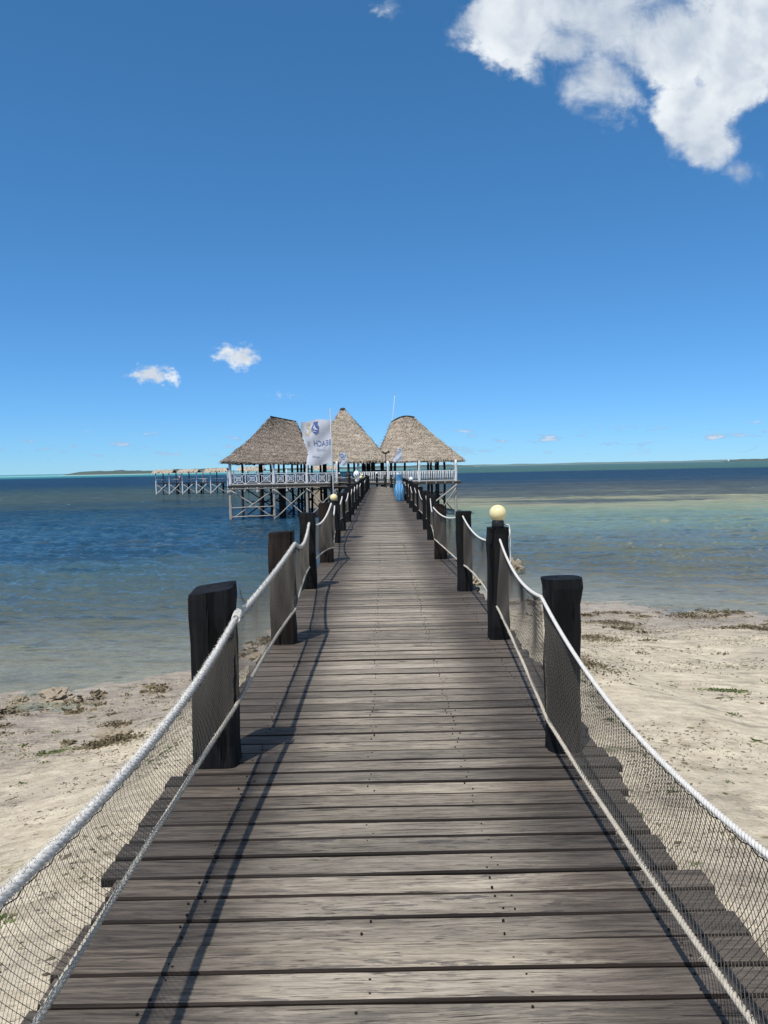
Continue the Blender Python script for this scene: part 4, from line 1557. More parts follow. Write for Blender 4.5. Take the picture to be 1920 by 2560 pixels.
# carved pieces on the far rails
oc = left_c[10]
t = thing('carved_ornament', (oc[0], oc[1], 0.99), 'white rounded ornament with dark spots on a left rail post', 'ornament')
MB().lathe([(0.05, 0), (0.06, 0.1), (0.05, 0.18), (0.10, 0.24), (0.13, 0.34), (0.11, 0.44), (0.05, 0.5), (0.01, 0.51)], 16, (oc[0], oc[1], 0.985)).build('body', M['globe_white'], t, True)
for dx, dz in ((-0.04, 0.33), (0.05, 0.33), (0.0, 0.26)):
    MB().lathe([(0.002, -0.02), (0.022, -0.01), (0.022, 0.01), (0.002, 0.02)], 8, (oc[0] + dx, oc[1] - 0.115, 0.985 + dz)).build('spot', M['collar'], t, True)
oc = right_c[23]
t = thing('carved_figure', (oc[0] - 0.5, oc[1], 0.0), 'dark carved wooden figure beyond the left rail at the bend', 'statue')
MB().lathe([(0.15, 0.0), (0.17, 0.4), (0.14, 0.8), (0.20, 1.0), (0.17, 1.12), (0.07, 1.2), (0.10, 1.3), (0.09, 1.4), (0.02, 1.46)], 12, (oc[0] - 0.5, oc[1], -0.01)).build('body', M['darkwood'], t, True)
wx, wy = 0.22, 60.2
t = thing('tail_carving', (wx, wy, 0.0), 'dark wooden carving shaped like a tail fin on a pole before the thatch', 'sculpture')
MB().tube([(wx, wy, -0.2), (wx, wy, 2.6)], 0.03, 7).build('pole', M['darkwood'], t)
out = [(0, -0.20), (0.07, -0.05), (0.20, 0.0), (0.33, -0.02), (0.29, 0.13), (0.24, 0.24), (0.15, 0.13), (0.03, 0.05),
       (-0.05, 0.05), (-0.17, 0.12), (-0.30, 0.22), (-0.27, 0.08), (-0.20, -0.02), (-0.07, -0.07)]
n = len(out)
mb = MB()
mb.add([(wx + a, wy - 0.045, 2.72 + b) for a, b in out] + [(wx + a, wy + 0.045, 2.72 + b) for a, b in out],
       [tuple(range(n)), tuple(range(2 * n - 1, n - 1, -1))] + [(i, i + n, (i + 1) % n + n, (i + 1) % n) for i in range(n)])
mb.build('fluke', M['darkwood'], t)

# ------------------------------------------------------------------ blue painted pot
vx, vy = 0.745, 36.6
vt = thing('painted_pot', (vx, vy, 0.0), 'tall sky-blue painted pot with white line pattern standing on the right of the deck', 'pot')
prof = [(0.155, 0.0), (0.165, 0.03), (0.185, 0.12), (0.225, 0.28), (0.245, 0.42), (0.235, 0.56), (0.20, 0.70), (0.165, 0.82), (0.15, 0.87), (0.148, 0.93), (0.155, 1.0), (0.17, 1.12), (0.20, 1.24), (0.21, 1.27), (0.19, 1.275), (0.15, 1.1)]
pot = MB().lathe(prof, 32, (vx, vy, 0)).build('body', M['vase'], vt, True)


def prad(z):
    zs = [p[1] for p in prof[:14]]
    return float(np.interp(z, zs, [p[0] for p in prof[:14]]))


def on_pot(an, z, e=0.004):
    r0 = prad(z) + e
    return Vector((vx + r0 * math.sin(an), vy - r0 * math.cos(an), z))


for z in (0.86, 0.90, 0.94):
    MB().tube([on_pot(a, z) for a in np.linspace(0, 2 * math.pi, 33)], 0.008, 5, False).build('painted_band', M['paint_line'], vt, True)
for a0 in (0, math.pi):
    MB().tube([on_pot(a0, z) for z in np.linspace(0.02, 0.84, 16)], 0.007, 5).build('painted_line', M['paint_line'], vt, True)
    for sg in (-1, 1):
        zz = [0.03, 0.16, 0.30, 0.44, 0.58, 0.70, 0.80]
        aa = [0.95, 0.80, 0.62, 0.42, 0.62, 0.78, 0.92]
        MB().tube([on_pot(a0 + sg * a, z) for a, z in zip(aa, zz)], 0.009, 5).build('painted_line', M['paint_line'], vt, True)
    # pale collar panels beside a blue arch
    mb = MB()
    for sg in (-1, 1):
        q = []
        for z in np.linspace(1.0, 1.265, 8):
            w = lerp(0.75, 0.30, min(1.0, (z - 1.0) / 0.26))
            q += [on_pot(a0 + sg * w, z, 0.005), on_pot(a0 + sg * 0.785, z, 0.005)]
        mb.add(q, [(2 * i, 2 * i + 1, 2 * i + 3, 2 * i + 2) for i in range(7)])
    mb.build('pale_panel', M['metal'], vt)

# ------------------------------------------------------------------ flags
def make_flag(px, py, lean, z0, z1, ztop, W, Hh, label, seed, torn, words, group='flags along the jetty'):
    rr = random.Random(seed)
    t = thing('flag', (px, py, z0), label, 'flag', group)
    MB().tube([(px, py, z0), (px + lean * 0.5, py, (z0 + z1) / 2), (px + lean, py, z1)], [0.017, 0.016, 0.013], 8).build('flag_pole', M['metal'], t, True)

    def cloth(u, v, off=0.0):
        """u from hoist to fly, v from bottom to top"""
        zz = ztop - Hh + Hh * v
        hx = px + lean * (zz - z0) / (z1 - z0)
        amp = 0.07 * u * W
        dy = amp * math.sin(u * 5.2 + v * 2.3 + seed) + 0.03 * math.sin(u * 13 - v * 7) * u + 0.025 * math.sin(v * 11 + u * 6) * W
        sag = 0.06 * u * (1 - v) * Hh * -0.3 - 0.05 * u * u * Hh * (0.4 + 0.6 * v)
        return Vector((hx - u * W * (1 - 0.05 * (1 - v)), py + dy + 0.05 + off, zz + sag + 0.015 * math.sin(u * 9 + v * 4)))
    nu, nv = 26, 30
    vs, fs = [], []
    edge = []
    for j in range(nv + 1):
        v = j / nv
        if torn == 'fly':
            ue = 1.0 - 0.05 * rr.uniform(0.0, 1) - 0.03 * abs(math.sin(v * 17.0)) - 0.13 * math.exp(-((v - 0.30) / 0.22) ** 2) - 0.10 * max(0.0, 0.45 - v)
        else:
            ue = lerp(1.0, 0.42, v) - 0.10 * rr.random()
        edge.append(max(0.2, ue))
    for j in range(nv + 1):
        for i in range(nu + 1):
            vs.append(cloth(i / nu * edge[j], j / nv))
    for j in range(nv):
        for i in range(nu):
            a = j * (nu + 1) + i
            fs.append((a, a + 1, a + nu + 2, a + nu + 1))
    mb = MB()
    mb.add(vs, fs)
    cl = mb.build('cloth', M['flag'], t, True)

    def printed(name, pts2d, tris, mat):
        """flat print carried by the cloth, showing through on both sides"""
        mb = MB()
        for off in (-0.007, 0.007):
            mb.add([cloth(u, v, off) for u, v in pts2d], tris)
        mb.build(name, mat, cl)

    def shape(name, outline, mat):
        # fan of a fairly convex outline around its centre
        cu = sum(p[0] for p in outline) / len(outline)
        cv = sum(p[1] for p in outline) / len(outline)
        pts = [(cu, cv)] + outline
        printed(name, pts, [(0, i + 1, (i + 1) % len(outline) + 1) for i in range(len(outline))], mat)

    def band(name, line, width, mat):
        pts = []
        n = len(line)
        for i, (u, v) in enumerate(line):
            a, b = line[max(0, i - 1)], line[min(n - 1, i + 1)]
            d = Vector((b[0] - a[0], b[1] - a[1]))
            d.normalize()
            w = width[i] if hasattr(width, '__len__') else width
            pts += [(u - d.y * w, v + d.x * w), (u + d.y * w, v - d.x * w)]
        printed(name, pts, [(2 * i, 2 * i + 1, 2 * i + 3, 2 * i + 2) for i in range(n - 1)], mat)

    def word(txt, u0, u1, v0, vh, mat, name='printed_word'):
        c = bpy.data.curves.new('lettering', 'FONT')
        c.body = txt
        c.resolution_u = 2
        ob = bpy.data.objects.new('lettering', c)
        COL.objects.link(ob)
        dg = bpy.context.evaluated_depsgraph_get()
        me = ob.evaluated_get(dg).to_mesh()
        co = [v.co.copy() for v in me.vertices]
        tris = [tuple(p.vertices) for p in me.polygons]
        x0, x1 = min(p.x for p in co), max(p.x for p in co)
        y0, y1 = min(p.y for p in co), max(p.y for p in co)
        printed(name, [(lerp(u0, u1, (p.x - x0) / (x1 - x0)), v0 + vh * (p.y - y0) / (y1 - y0)) for p in co], tris, mat)
        bpy.data.objects.remove(ob)
        bpy.data.curves.remove(c)
    if words:
        # the flag is seen from behind: the fly lies to the left of the pole and the print reads in reverse
        word('BEACH', 0.02, 0.58, 0.42, 0.125, M['ink_blue'])
        word('S', 0.72, 0.80, 0.43, 0.105, M['ink_gold'])
        word('Zanzib', 0.20, 0.50, 0.315, 0.075, M['ink_grey'])
        band('fine_print', [(0.42, 0.19), (0.50, 0.185), (0.58, 0.20), (0.66, 0.19)], [0.008, 0.013, 0.010, 0.014], M['ink_grey'])
        # blue badge with a white sail-like sweep, gold badge beside it
        hexo = [(0.40, 0.95), (0.56, 0.95), (0.57, 0.90), (0.64, 0.82), (0.64, 0.75), (0.52, 0.665), (0.40, 0.72), (0.38, 0.83), (0.43, 0.89)]
        shape('blue_badge', hexo, M['ink_blue'])
        mb = MB()
        for off in (-0.011, 0.011):
            q = [(0.545, 0.90), (0.515, 0.84), (0.46, 0.785), (0.45, 0.765), (0.58, 0.775), (0.60, 0.79), (0.56, 0.84)]
            mb.add([cloth(u, v, off) for u, v in q], [tuple(range(len(q)))])
            q = [(0.50, 0.72), (0.62, 0.745), (0.60, 0.755), (0.46, 0.735)]
            mb.add([cloth(u, v, off) for u, v in q], [tuple(range(len(q)))])
        mb.build('white_sweep', M['flag'], cl)
        band('gold_badge', [(0.66, 0.93), (0.76, 0.93), (0.78, 0.88), (0.70, 0.83), (0.68, 0.75), (0.74, 0.69), (0.82, 0.70), (0.85, 0.755), (0.81, 0.80)],
             [0.03, 0.03, 0.028, 0.035, 0.04, 0.04, 0.022, 0.014, 0.006], M['ink_gold'])
    else:
        ring = [(0.62 + 0.15 * math.cos(a), 0.76 + 0.12 * math.sin(a)) for a in np.linspace(0, 2 * math.pi, 15)]
        if torn == 'fly':
            band('blue_badge', ring, 0.045, M['ink_blue'])
            band('faint_print', [(0.2, 0.5), (0.6, 0.5)], 0.02, M['ink_grey'])
        else:
            band('blue_badge', [(0.12, 0.9), (0.28, 0.93), (0.34, 0.88)], 0.025, M['ink_blue'])
    return t


make_flag(-1.075, 16.85, -0.055, -0.25, 2.90, 2.68, 0.68, 0.98, 'large ragged white flag printed BEACH in blue, seen from behind', 1, 'fly', True)
make_flag(-3.30, 71.0, -0.02, 0.0, 3.1, 3.05, 0.74, 1.18, 'small white flag with a blue ring badge before the middle thatch', 2, 'fly', False)
make_flag(1.36, 59.0, 0.1, -0.2, 3.28, 3.08, 0.76, 1.02, 'torn triangular white flag in front of the right thatch', 3, 'slant', False)

# whip antenna behind the right roof
t = thing('whip_antenna', (0.95, 84.3, FLOOR), 'thin white whip antenna rising behind the right thatched roof', 'antenna')
MB().tube([(0.95, 84.3, FLOOR), (1.08, 84.3, 6.6), (1.44, 84.3, 9.55)], [0.05, 0.035, 0.02], 6).build('mast', M['white'], t, True)
MB().lathe([(0.03, 0), (0.05, 0.05), (0.05, 0.12), (0.02, 0.16)], 8, (1.44, 84.3, 9.5)).build('tip', M['metal'], t, True)

# ------------------------------------------------------------------ far jetty with sun shades
FJ = 158.0
fj = thing('sunbathing_jetty', (-38, FJ, WATER), 'spindly pale timber jetty with thatched sun shades far left on the water', 'jetty')
FZ = -0.67
fx = [-46.6, -43.9, -41.2, -38.3, -35.4, -31.9, -28.9, -25.9, -22.8, -19.8, -16.8]
MB().box((-31.5, FJ + 1.2, FZ - 0.08), (31.0, 2.6, 0.16)).build('deck', M['greywood'], fj)
MB().box((-31.5, FJ - 0.12, FZ - 0.10), (31.0, 0.1, 0.22)).build('edge_beam', M['darkwood'], fj)
for i, x in enumerate(fx):
    pts, rs = pole(x, FJ - 0.22, -3.6, 1.65, 0.13, 600 + i, 0.03)
    MB().tube(pts, rs, 7).build('post', M['white'], fj, True)
    pts, rs = pole(x + 0.75, FJ + 2.4, -3.6, 1.75, 0.13, 630 + i, 0.03)
    MB().tube(pts, rs, 7).build('post', M['greywood'], fj, True)
    if i < len(fx) - 1:
        xb = fx[i + 1]
        stick((x + 0.1, FJ - 0.32, -2.9), (x + 2.1, FJ - 0.32, -1.0), 0.075, 660 + i).build('brace', M['white'], fj, True)
        stick((x + 0.2, FJ - 0.2, -1.1), (xb - 0.1, FJ - 0.2, -2.9), 0.075, 680 + i).build('brace', M['palewood'], fj, True)
        stick((x + 1.3, FJ + 2.3, -1.0), (xb + 0.5, FJ + 2.3, -2.8), 0.07, 700 + i).build('brace', M['darkwood'], fj, True)
        pts = span((x, FJ - 0.2, 0.18), (xb, FJ - 0.2, 0.18), 0.14, 8)
        MB().tube(pts, 0.04, 5).build('rope_rail', M['rope'], fj, True)
for i, x in enumerate((-42.8, -38.0, -33.4, -32.0, -40.6)):
    MB().tube([(x, FJ + 2.5, -3.6), (x, FJ + 2.5, FZ)], 0.2, 7).build('pile', M['darkwood'], fj)


def shade(x0, x1, zt, lab):
    t = thing('thatched_shade', ((x0 + x1) / 2, FJ + 1.1, 1.55), lab, 'shade', 'thatched shades on the far jetty')
    r = np.random.default_rng(int(abs(x0) * 10))
    V, F = [], []
    base = 0
    n = 900
    u = r.random(n)
    w = r.random(n)
    sgn = np.where(r.random(n) < 0.5, -1, 1)
    p = np.stack([x0 + (x1 - x0) * u, FJ + 1.1 + sgn * w * 1.7, 1.55 + zt * (1 - w) + 0.1], -1)
    d = np.stack([r.normal(0, 0.25, n), sgn * 1.0, np.full(n, -0.55)], -1) * r.uniform(0.3, 0.7, n)[:, None]
    wv = np.stack([r.uniform(0.04, 0.09, n), np.zeros(n), np.zeros(n)], -1)
    V = np.stack([p - wv, p + wv, p + d + wv, p + d - wv], 1).reshape(-1, 3)
    k = np.arange(n)[:, None] * 4
    F = np.concatenate([k, k + 1, k + 2, k + 3], 1)
    mb = MB()
    mb.add([(x0, FJ - 0.6, 1.5), (x1, FJ - 0.6, 1.5), (x1 - 0.3, FJ + 1.1, 1.55 + zt), (x0 + 0.3, FJ + 1.1, 1.55 + zt), (x0, FJ + 2.8, 1.5), (x1, FJ + 2.8, 1.5)],
           [(0, 1, 2, 3), (3, 2, 5, 4), (0, 3, 4), (1, 5, 2), (0, 4, 5, 1)])
    rf = mb.build('roof', M['thatch_in'], t)
    np_obj('thatch', V, F, M['thatch'], rf, kind='stuff')


shade(-47.2, -43.2, 0.42, 'thatched sun shade at the far left end of the distant jetty')
shade(-42.0, -38.2, 0.42, 'thatched sun shade in the middle of the distant jetty')
shade(-36.6, -32.2, 0.58, 'thatched sun shade beside the left pavilion on the distant jetty')
shade(-29.8, -24.6, 0.70, 'thatched sun shade seen under the left pavilion roof')
shade(-14.5, -9.5, 0.70, 'thatched sun shade seen under the middle pavilion roof')


def lounge(x, lab):
    t = thing('lounge_chair', (x, FJ + 0.9, FZ), lab, 'chair', 'chairs on the far jetty')
    o = Vector((x, FJ + 0.9, FZ))
    MB().box(o + Vector((0, 0, 0.36)), (0.6, 0.6, 0.06)).build('seat', M['reed'], t)
    MB().box(o + Vector((0.32, 0, 0.66)), (0.06, 0.6, 0.6), (0, 0.15, 0)).build('backrest', M['palewood'], t)
    for sx in (-0.27, 0.27):
        for sy in (-0.27, 0.27):
            MB().box(o + Vector((sx, sy, 0.165)), (0.07, 0.07, 0.33)).build('leg', M['white'], t)
    for sy in (-0.3, 0.3):
        MB().box(o + Vector((0, sy, 0.60)), (0.68, 0.06, 0.06)).build('armrest', M['white'], t)


for x, w in ((-45.4, 'first'), (-43.2, 'second'), (-39.8, 'third'), (-36.9, 'fourth'), (-34.0, 'fifth')):
    lounge(x, f'pale wooden chair on the distant jetty, {w} from its left end')

# ------------------------------------------------------------------ person on the far jetty
def person(loc):
    t = thing('person', loc, 'person in a pale top standing among the chairs on the distant jetty', 'person')

    def skin_mesh(name, joints, edges, mat, root=0):
        me = bpy.data.meshes.new(name)
        me.from_pydata([j[0] for j in joints], edges, [])
        me.materials.append(mat)
        o = bpy.data.objects.new(name, me)
        link(o, t)
        md = o.modifiers.new('skin', 'SKIN')
        md.use_smooth_shade = True
        for i, j in enumerate(joints):
            me.skin_vertices[0].data[i].radius = (j[1], j[2])
            me.skin_vertices[0].data[i].use_root = (i == root)
        o.modifiers.new('sub', 'SUBSURF').levels = 1
        return o

    def ensure(name, joints, edges, mat):
        me = bpy.data.meshes.new(name)
        me.from_pydata([j[0] for j in joints], edges, [])
        o = bpy.data.objects.new(name, me)
        link(o, t)
        o.modifiers.new('skin', 'SKIN').use_smooth_shade = True
        if not me.skin_vertices:
            bpy.context.view_layer.update()
        if not me.skin_vertices:
            bpy.context.view_layer.objects.active = o
            bpy.ops.mesh.customdata_skin_add()
        for i, j in enumerate(joints):
            me.skin_vertices[0].data[i].radius = (j[1], j[2])
            me.skin_vertices[0].data[i].use_root = (i == 0)
        sm = o.modifiers.new('sub', 'SUBSURF')
        sm.levels = 1
        sm.render_levels = 2
        me.materials.append(mat)
        return o
    J = [((0, 0, 0.92), .15, .11), ((0, 0, 1.12), .13, .10), ((0, 0, 1.34), .16, .10), ((0, 0, 1.45), .06, .06), ((0, -0.02, 1.56), .075, .09), ((0, -0.02, 1.68), .06, .07),
         ((0.17, 0, 1.38), .055, .055), ((0.25, 0.02, 1.12), .042, .042), ((0.20, -0.12, 0.93), .034, .034), ((0.18, -0.17, 0.86), .035, .02),
         ((-0.17, 0, 1.38), .055, .055), ((-0.27, 0.02, 1.12), .042, .042), ((-0.24, -0.05, 0.90), .034, .034), ((-0.23, -0.06, 0.81), .035, .02),
         ((0.09, 0, 0.86), .09, .09), ((0.11, -0.02, 0.48), .06, .06), ((0.12, 0.02, 0.09), .04, .04), ((0.13, -0.12, 0.03), .04, .03),
         ((-0.09, 0, 0.86), .09, .09), ((-0.12, 0.03, 0.48), .06, .06), ((-0.14, 0.06, 0.09), .04, .04), ((-0.15, -0.08, 0.03), .04, .03)]
    E = [(0, 1), (1, 2), (2, 3), (3, 4), (4, 5), (2, 6), (6, 7), (7, 8), (8, 9), (2, 10), (10, 11), (11, 12), (12, 13),
         (0, 14), (14, 15), (15, 16), (16, 17), (0, 18), (18, 19), (19, 20), (20, 21)]
    ensure('body', J, E, M['skin'])
    ensure('shirt', [((0, 0, 0.93), .17, .13), ((0, 0, 1.12), .15, .12), ((0, 0, 1.36), .18, .12), ((0, 0, 1.44), .09, .08), ((0.18, 0, 1.37), .075, .075), ((0.24, 0.02, 1.18), .06, .06), ((-0.18, 0, 1.37), .075, .075), ((-0.25, 0.02, 1.18), .06, .06)],
           [(0, 1), (1, 2), (2, 3), (2, 4), (4, 5), (2, 6), (6, 7)], M['cloth_pale'])
    ensure('shorts', [((0, 0, 0.95), .165, .13), ((0.1, 0, 0.84), .105, .105), ((0.115, -0.02, 0.5), .08, .08), ((-0.1, 0, 0.84), .105, .105), ((-0.12, 0.03, 0.5), .08, .08)],
           [(0, 1), (1, 2), (0, 3), (3, 4)], M['cloth_dark'])
    ensure('hair', [((0, 0.02, 1.70), .085, .10), ((0, 0.06, 1.60), .09, .06), ((0, 0.08, 1.48), .07, .04)], [(0, 1), (1, 2)], M['hair'])
    return t


person((-41.95, FJ + 0.7, FZ))

# ------------------------------------------------------------------ islands and a sail on the horizon
def island(name, x0, x1, y, h, seed, label, mat_top, beach=True, depth=160):
    xs_ = np.linspace(x0, x1, 90)
    prof = np.clip(np.minimum((xs_ - x0) / (abs(x1 - x0) * 0.10), (x1 - xs_) / (abs(x1 - x0) * 0.12)), 0, 1) ** 0.5
    hh = h * prof * (0.62 + 0.75 * fbm((xs_ - x0) / abs(x1 - x0) * 26, xs_ * 0 + seed, seed, 4))
    V, F = [], []
    rows = [(-0.5, 0.0), (-0.42, 0.75), (-0.25, 1.0), (0.2, 1.1), (0.5, 0.0)]
    for i, x in enumerate(xs_):
        for a, b in rows:
            V.append((x, y + a * depth, WATER - 0.3 + b * hh[i]))
    m = len(rows)
    for i in range(len(xs_) - 1):
        for k in range(m - 1):
            F.append((i * m + k, (i + 1) * m + k, (i + 1) * m + k + 1, i * m + k + 1))
    o = np_obj(name, np.array(V), np.array(F), mat_top, smooth=False, kind='structure')
    o['label'] = label
    if beach:
        mb = MB()
        mb.box(((x0 + x1) / 2, y - depth * 0.52, WATER + 0.15), (abs(x1 - x0) * 1.02, depth * 0.1, 0.9))
        mb.build('shore', M['shore_far'], o)
    return o


island('island', -1010, -520, 2500, 11, 3, 'low dark green island on the horizon at far left', M['foliage_far'])
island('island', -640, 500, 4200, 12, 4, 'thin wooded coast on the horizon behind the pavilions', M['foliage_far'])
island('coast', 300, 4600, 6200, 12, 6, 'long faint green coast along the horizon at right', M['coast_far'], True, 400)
island('island', 1730, 2600, 3900, 11, 9, 'dark low island on the horizon at far right', M['foliage_far'], False)
t = thing('sailing_boat', (1568, 3498, WATER), 'tiny white sailing boat on the horizon at far right', 'boat')
mb = MB()
mb.add([(1562, 3497, WATER + 1.2), (1575, 3497, WATER + 1.2), (1573, 3498.5, WATER - 0.2), (1563, 3498.5, WATER - 0.2), (1562, 3500, WATER + 1.2), (1575, 3500, WATER + 1.2)],
       [(0, 1, 2, 3), (3, 2, 5, 4), (0, 4, 5, 1), (0, 3, 4), (1, 5, 2)])
mb.build('hull', M['darkwood'], t)
MB().tube([(1568, 3498.5, WATER + 0.5), (1568, 3498.5, WATER + 13)], 0.15, 6).build('mast', M['greywood'], t)
mb = MB()
mb.add([(1563, 3498, WATER + 2.2), (1573, 3498, WATER + 2.0), (1569, 3498.4, WATER + 13.5), (1566, 3497.0, WATER + 6)], [(0, 1, 3), (1, 2, 3), (2, 0, 3)])
mb.build('sail', M['sail'], t)

# ------------------------------------------------------------------ rocks and seaweed on the beach
def rock_mesh(seed, rough=0.5):
    import bmesh
    bm = bmesh.new()
    bmesh.ops.create_icosphere(bm, subdivisions=4, radius=1.0)
    r = random.Random(seed)
    ox, oy = r.uniform(0, 50), r.uniform(0, 50)
    for v in bm.verts:
        a = math.atan2(v.co.y, v.co.x) * 1.6
        n = float(fbm(np.array([a + ox + v.co.z * 1.5]), np.array([v.co.z * 2.2 + oy + v.co.x]), seed, 4)[0])
        n2 = float(vnoise(np.array([v.co.x * 5 + ox]), np.array([v.co.y * 5 + v.co.z * 5 + oy]), seed)[0])
        v.co *= 1 + (n - 0.45) * rough * 1.6 + (n2 - 0.5) * rough * 0.9
        if v.co.z < -0.2:
            v.co.z = -0.2 + (v.co.z + 0.2) * 0.3
    me = bpy.data.meshes.new('rock')
    bm.to_mesh(me)
    bm.free()
    me.materials.append(M['rock'])
    return me


rocks = [rock_mesh(k, 0.75) for k in range(5)]


def place_rock(x, y, sx, sy, sz, lab, k, dz=0.0, grp='coral rocks on the shore'):
    o = bpy.data.objects.new('coral_rock', rocks[k % 5])
    link(o)
    o.location = (x, y, float(ground_z(x, y)) + sz * 0.12 + dz)
    o.scale = (sx, sy, sz)
    o.rotation_euler.z = random.uniform(0, 6)
    tag(o, lab, 'rock', grp)


def weed_clump(x, y, rx, ry, h, n, mat, label, group, name='seaweed_clump'):
    z = float(ground_z(x, y))
    r = rng
    u = r.normal(0, 0.42, n)
    v = r.normal(0, 0.42, n)
    k = u * u + v * v
    px, py = x + u * rx, y + v * ry
    pz = ground_z(px, py) + h * np.exp(-k * 2.2) * r.random(n)
    p = np.stack([px, py, pz], -1)
    ln = r.uniform(0.015, 0.05, n)[:, None] * (1 + h * 4)
    d = r.normal(0, 1, (n, 3))
    d[:, 2] = np.abs(d[:, 2]) * 0.3
    d /= np.linalg.norm(d, axis=1)[:, None]
    wv = np.cross(d, r.normal(0, 1, (n, 3)))
    wv /= np.linalg.norm(wv, axis=1)[:, None]
    wv *= r.uniform(0.004, 0.013, n)[:, None] * (1 + h * 3)
    mid = p + d * ln * 0.55 + wv * 0.8
    V = np.stack([p - wv, p + wv, mid + wv, p + d * ln], 1).reshape(-1, 3)
    i = np.arange(n)[:, None] * 4
    F = np.concatenate([i, i + 1, i + 2, i + 3], 1)
    org = np.array([x, y, z])
    o = bpy.data.objects.new(name, np_mesh(name, V - org, F, mat))
    link(o)
    o.location = org
    tag(o, label, 'seaweed', group)
    if rx > 0.6 or h < 0.05:
        o['kind'] = 'stuff'
    return o


place_rock(-6.95, 15.9, 0.36, 0.26, 0.13, 'biggest lumpy coral rock at the left water edge', 0)
place_rock(-7.55, 15.5, 0.16, 0.12, 0.09, 'small coral rock left of the big one at the water edge', 1)
place_rock(-4.6, 12.6, 0.30, 0.22, 0.10, 'flat coral rock heap on wet sand at left', 2)
place_rock(-3.25, 15.2, 0.20, 0.15, 0.10, 'coral rock by the nearest left post', 3)
place_rock(-3.0, 17.3, 0.17, 0.14, 0.09, 'coral rock on the tide line behind the left net', 4)
place_rock(5.3, 34.5, 0.55, 0.45, 0.50, 'brown coral rock standing in water behind the right lamp post', 1, 0.12)
place_rock(5.85, 34.0, 0.26, 0.3, 0.36, 'dark coral rock just right of the lamp post', 2, 0.1)
place_rock(3.2, 30.5, 0.6, 0.4, 0.25, 'low coral rock at the water edge beside the third right post', 3)
place_rock(2.5, 33.5, 0.55, 0.5, 0.35, 'coral rock beside the dark brown right post', 4, 0.1)
weed_spots = [
    (6.6, 8.6, 1.5, 0.42, 0.07, 1500, 'weed', 'broad bank of dried seaweed across the sand at right'),
    (7.6, 8.3, 0.55, 0.25, 0.11, 600, 'weed', 'dark seaweed heap on the right end of the broad bank'),
    (4.55, 6.15, 0.16, 0.12, 0.10, 420, 'weed_green', 'small round green seaweed tuft on the sand at right'),
    (6.3, 21.2, 1.1, 0.45, 0.10, 700, 'weed', 'seaweed heap behind the nearest right post'),
    (9.8, 20.0, 1.6, 0.35, 0.10, 800, 'weed', 'long seaweed streak below the right water line'),
    (12.3, 18.6, 1.2, 0.6, 0.22, 900, 'weed', 'dark piled seaweed at the right edge of the beach'),
    (9.0, 22.5, 0.9, 0.4, 0.16, 500, 'weed', 'seaweed mound near the water at right'),
    (11.0, 20.8, 1.2, 0.3, 0.10, 600, 'weed', 'seaweed streak right of the mound near the water'),
    (5.0, 18.0, 0.8, 0.6, 0.06, 600, 'weed', 'thin seaweed patch seen beside the right post'),
    (3.4, 13.2, 0.7, 1.5, 0.05, 900, 'weed', 'seaweed scatter behind the right net'),
    (2.55, 4.3, 0.35, 0.2, 0.04, 360, 'weed', 'dried seaweed scraps behind the near right net'),
    (2.75, 3.55, 0.25, 0.16, 0.04, 260, 'weed', 'small seaweed scraps beside the right plank ends'),
    (5.35, 12.0, 0.45, 0.16, 0.04, 260, 'weed_green', 'bright green seaweed streak on the sand at right'),
    (-5.15, 7.4, 0.45, 0.26, 0.05, 700, 'weed_green', 'green seaweed mat at the left edge of the beach'),
    (-4.75, 6.6, 0.40, 0.22, 0.05, 600, 'weed_green', 'lower green seaweed mat at the left edge of the beach'),
    (-4.55, 12.3, 0.55, 0.35, 0.10, 900, 'weed', 'brown seaweed heap on wet sand at left'),
    (-4.9, 13.6, 0.3, 0.2, 0.06, 200, 'weed', 'small brown seaweed scrap at the left pool'),
    (-5.4, 12.2, 0.5, 0.18, 0.03, 260, 'weed_green', 'thin green seaweed streak by the left pool'),
]
for (x, y, rx, ry, h, n, mt, lab) in weed_spots:
    weed_clump(x, y, rx, ry, h, n, M[mt], lab, 'seaweed clumps on the beach')
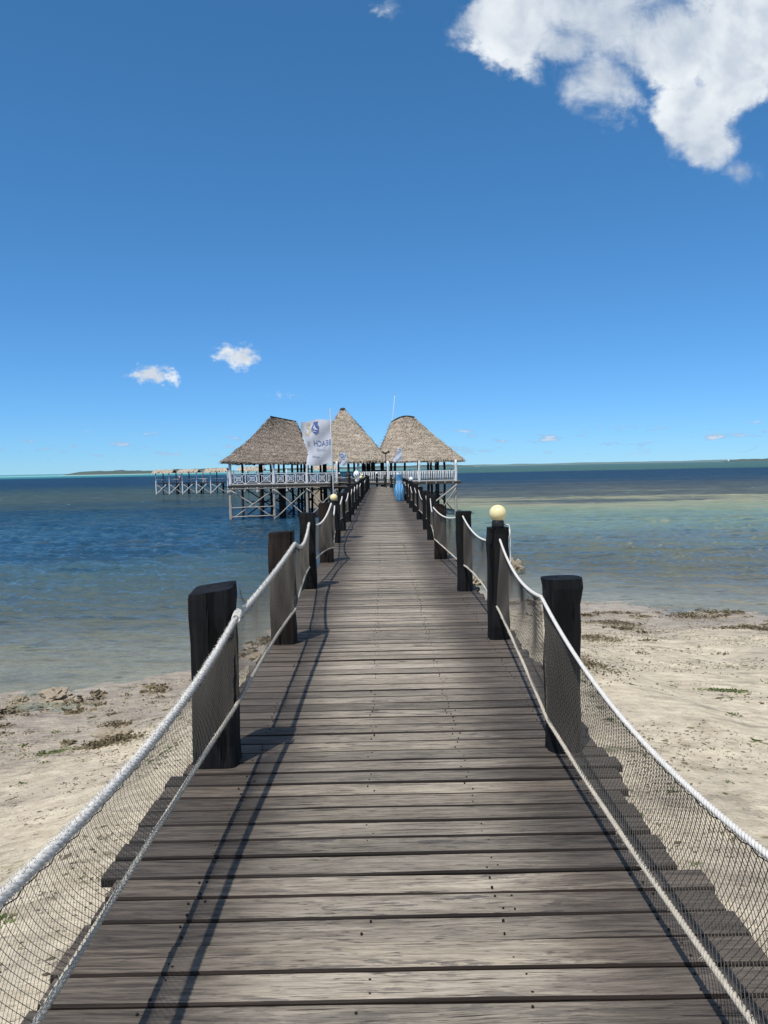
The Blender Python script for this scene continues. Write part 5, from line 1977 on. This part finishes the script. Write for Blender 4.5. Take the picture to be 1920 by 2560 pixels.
# tide-line litter and crumbs of weed and shell, too many to count
def litter(name, px, py, size, height, mat, label):
    n = len(px)
    V, F = [], []
    per = 26
    X = np.repeat(px, per) + rng.normal(0, 1, n * per) * np.repeat(size, per) * 0.5
    Y = np.repeat(py, per) + rng.normal(0, 1, n * per) * np.repeat(size, per) * 0.4
    Z = ground_z(X, Y) + rng.random(n * per) * np.repeat(height, per) * np.exp(-((X - np.repeat(px, per)) ** 2 + (Y - np.repeat(py, per)) ** 2) / np.repeat(size, per) ** 2 * 2)
    Pp = np.stack([X, Y, Z], -1)
    ln = np.repeat(size, per)[:, None] * rng.uniform(0.15, 0.5, (n * per, 1))
    d = rng.normal(0, 1, (n * per, 3))
    d[:, 2] = np.abs(d[:, 2]) * 0.25
    d /= np.linalg.norm(d, axis=1)[:, None]
    wv = np.cross(d, rng.normal(0, 1, (n * per, 3)))
    wv /= np.linalg.norm(wv, axis=1)[:, None]
    wv *= ln * 0.28
    V = np.stack([Pp - wv, Pp + wv, Pp + d * ln + wv * 0.6, Pp + d * ln - wv * 0.6], 1).reshape(-1, 3)
    i = np.arange(n * per)[:, None] * 4
    o = np_obj(name, V, np.concatenate([i, i + 1, i + 2, i + 3], 1), mat, kind='stuff')
    o['label'] = label


m_ = 620
lx = np.concatenate([rng.uniform(2.6, 20, m_), rng.uniform(-9, -1.6, 150)])
ld = np.concatenate([rng.gamma(2.0, 1.6, m_), rng.gamma(2.0, 1.0, 150)])
lyy = shore_y(lx) - ld - 0.1
ok_ = (fbm(lx * 0.5, lyy * 0.9, 31, 3) > 0.40) & (lyy > 4)
litter('tide_litter', lx[ok_], lyy[ok_], rng.gamma(2.2, 0.055, ok_.sum()) + 0.05, rng.gamma(2, 0.022, ok_.sum()) + 0.01, M['weed'],
       'brown seaweed litter strewn along the tide line')
lx = np.concatenate([rng.uniform(1.9, 12, 130), rng.uniform(-9, -1.4, 90)])
lyy = rng.uniform(2.5, 16, 220)
litter('green_litter', lx, lyy, rng.gamma(2.0, 0.02, 220) + 0.02, np.full(220, 0.012), M['weed_green'], 'scraps of green seaweed dotted over the sand')
n = 70000
px = np.where(rng.random(n) < 0.55, rng.uniform(1.3, 15, n), rng.uniform(-12, -1.2, n))
py = 2.0 + (rng.random(n) ** 0.8) * 24
den = fbm(px * 0.8, py * 1.5, 77, 4)
keep = (den > 0.45) & (py < shore_y(px) + 0.3)
px, py = px[keep], py[keep]
n = len(px)
pz = ground_z(px, py) + 0.006
ang = rng.normal(0, 0.7, n)
ln = rng.gamma(2.0, 0.007, n) + 0.005
wd = ln * rng.uniform(0.15, 0.6, n)
ca, sa = np.cos(ang), np.sin(ang)
P = np.stack([px, py, pz], -1)
a = np.stack([ca * ln, sa * ln, rng.uniform(-0.002, 0.012, n)], -1)
b = np.stack([-sa * wd, ca * wd, rng.uniform(0, 0.006, n)], -1)
V = np.stack([P - a, P - b, P + a, P + b], 1).reshape(-1, 3)
i = np.arange(n)[:, None] * 4
o = np_obj('weed_crumbs', V, np.concatenate([i, i + 1, i + 2, i + 3], 1), M['weed'], kind='stuff')
o['label'] = 'dark crumbs of seaweed and shell scattered over the sand'
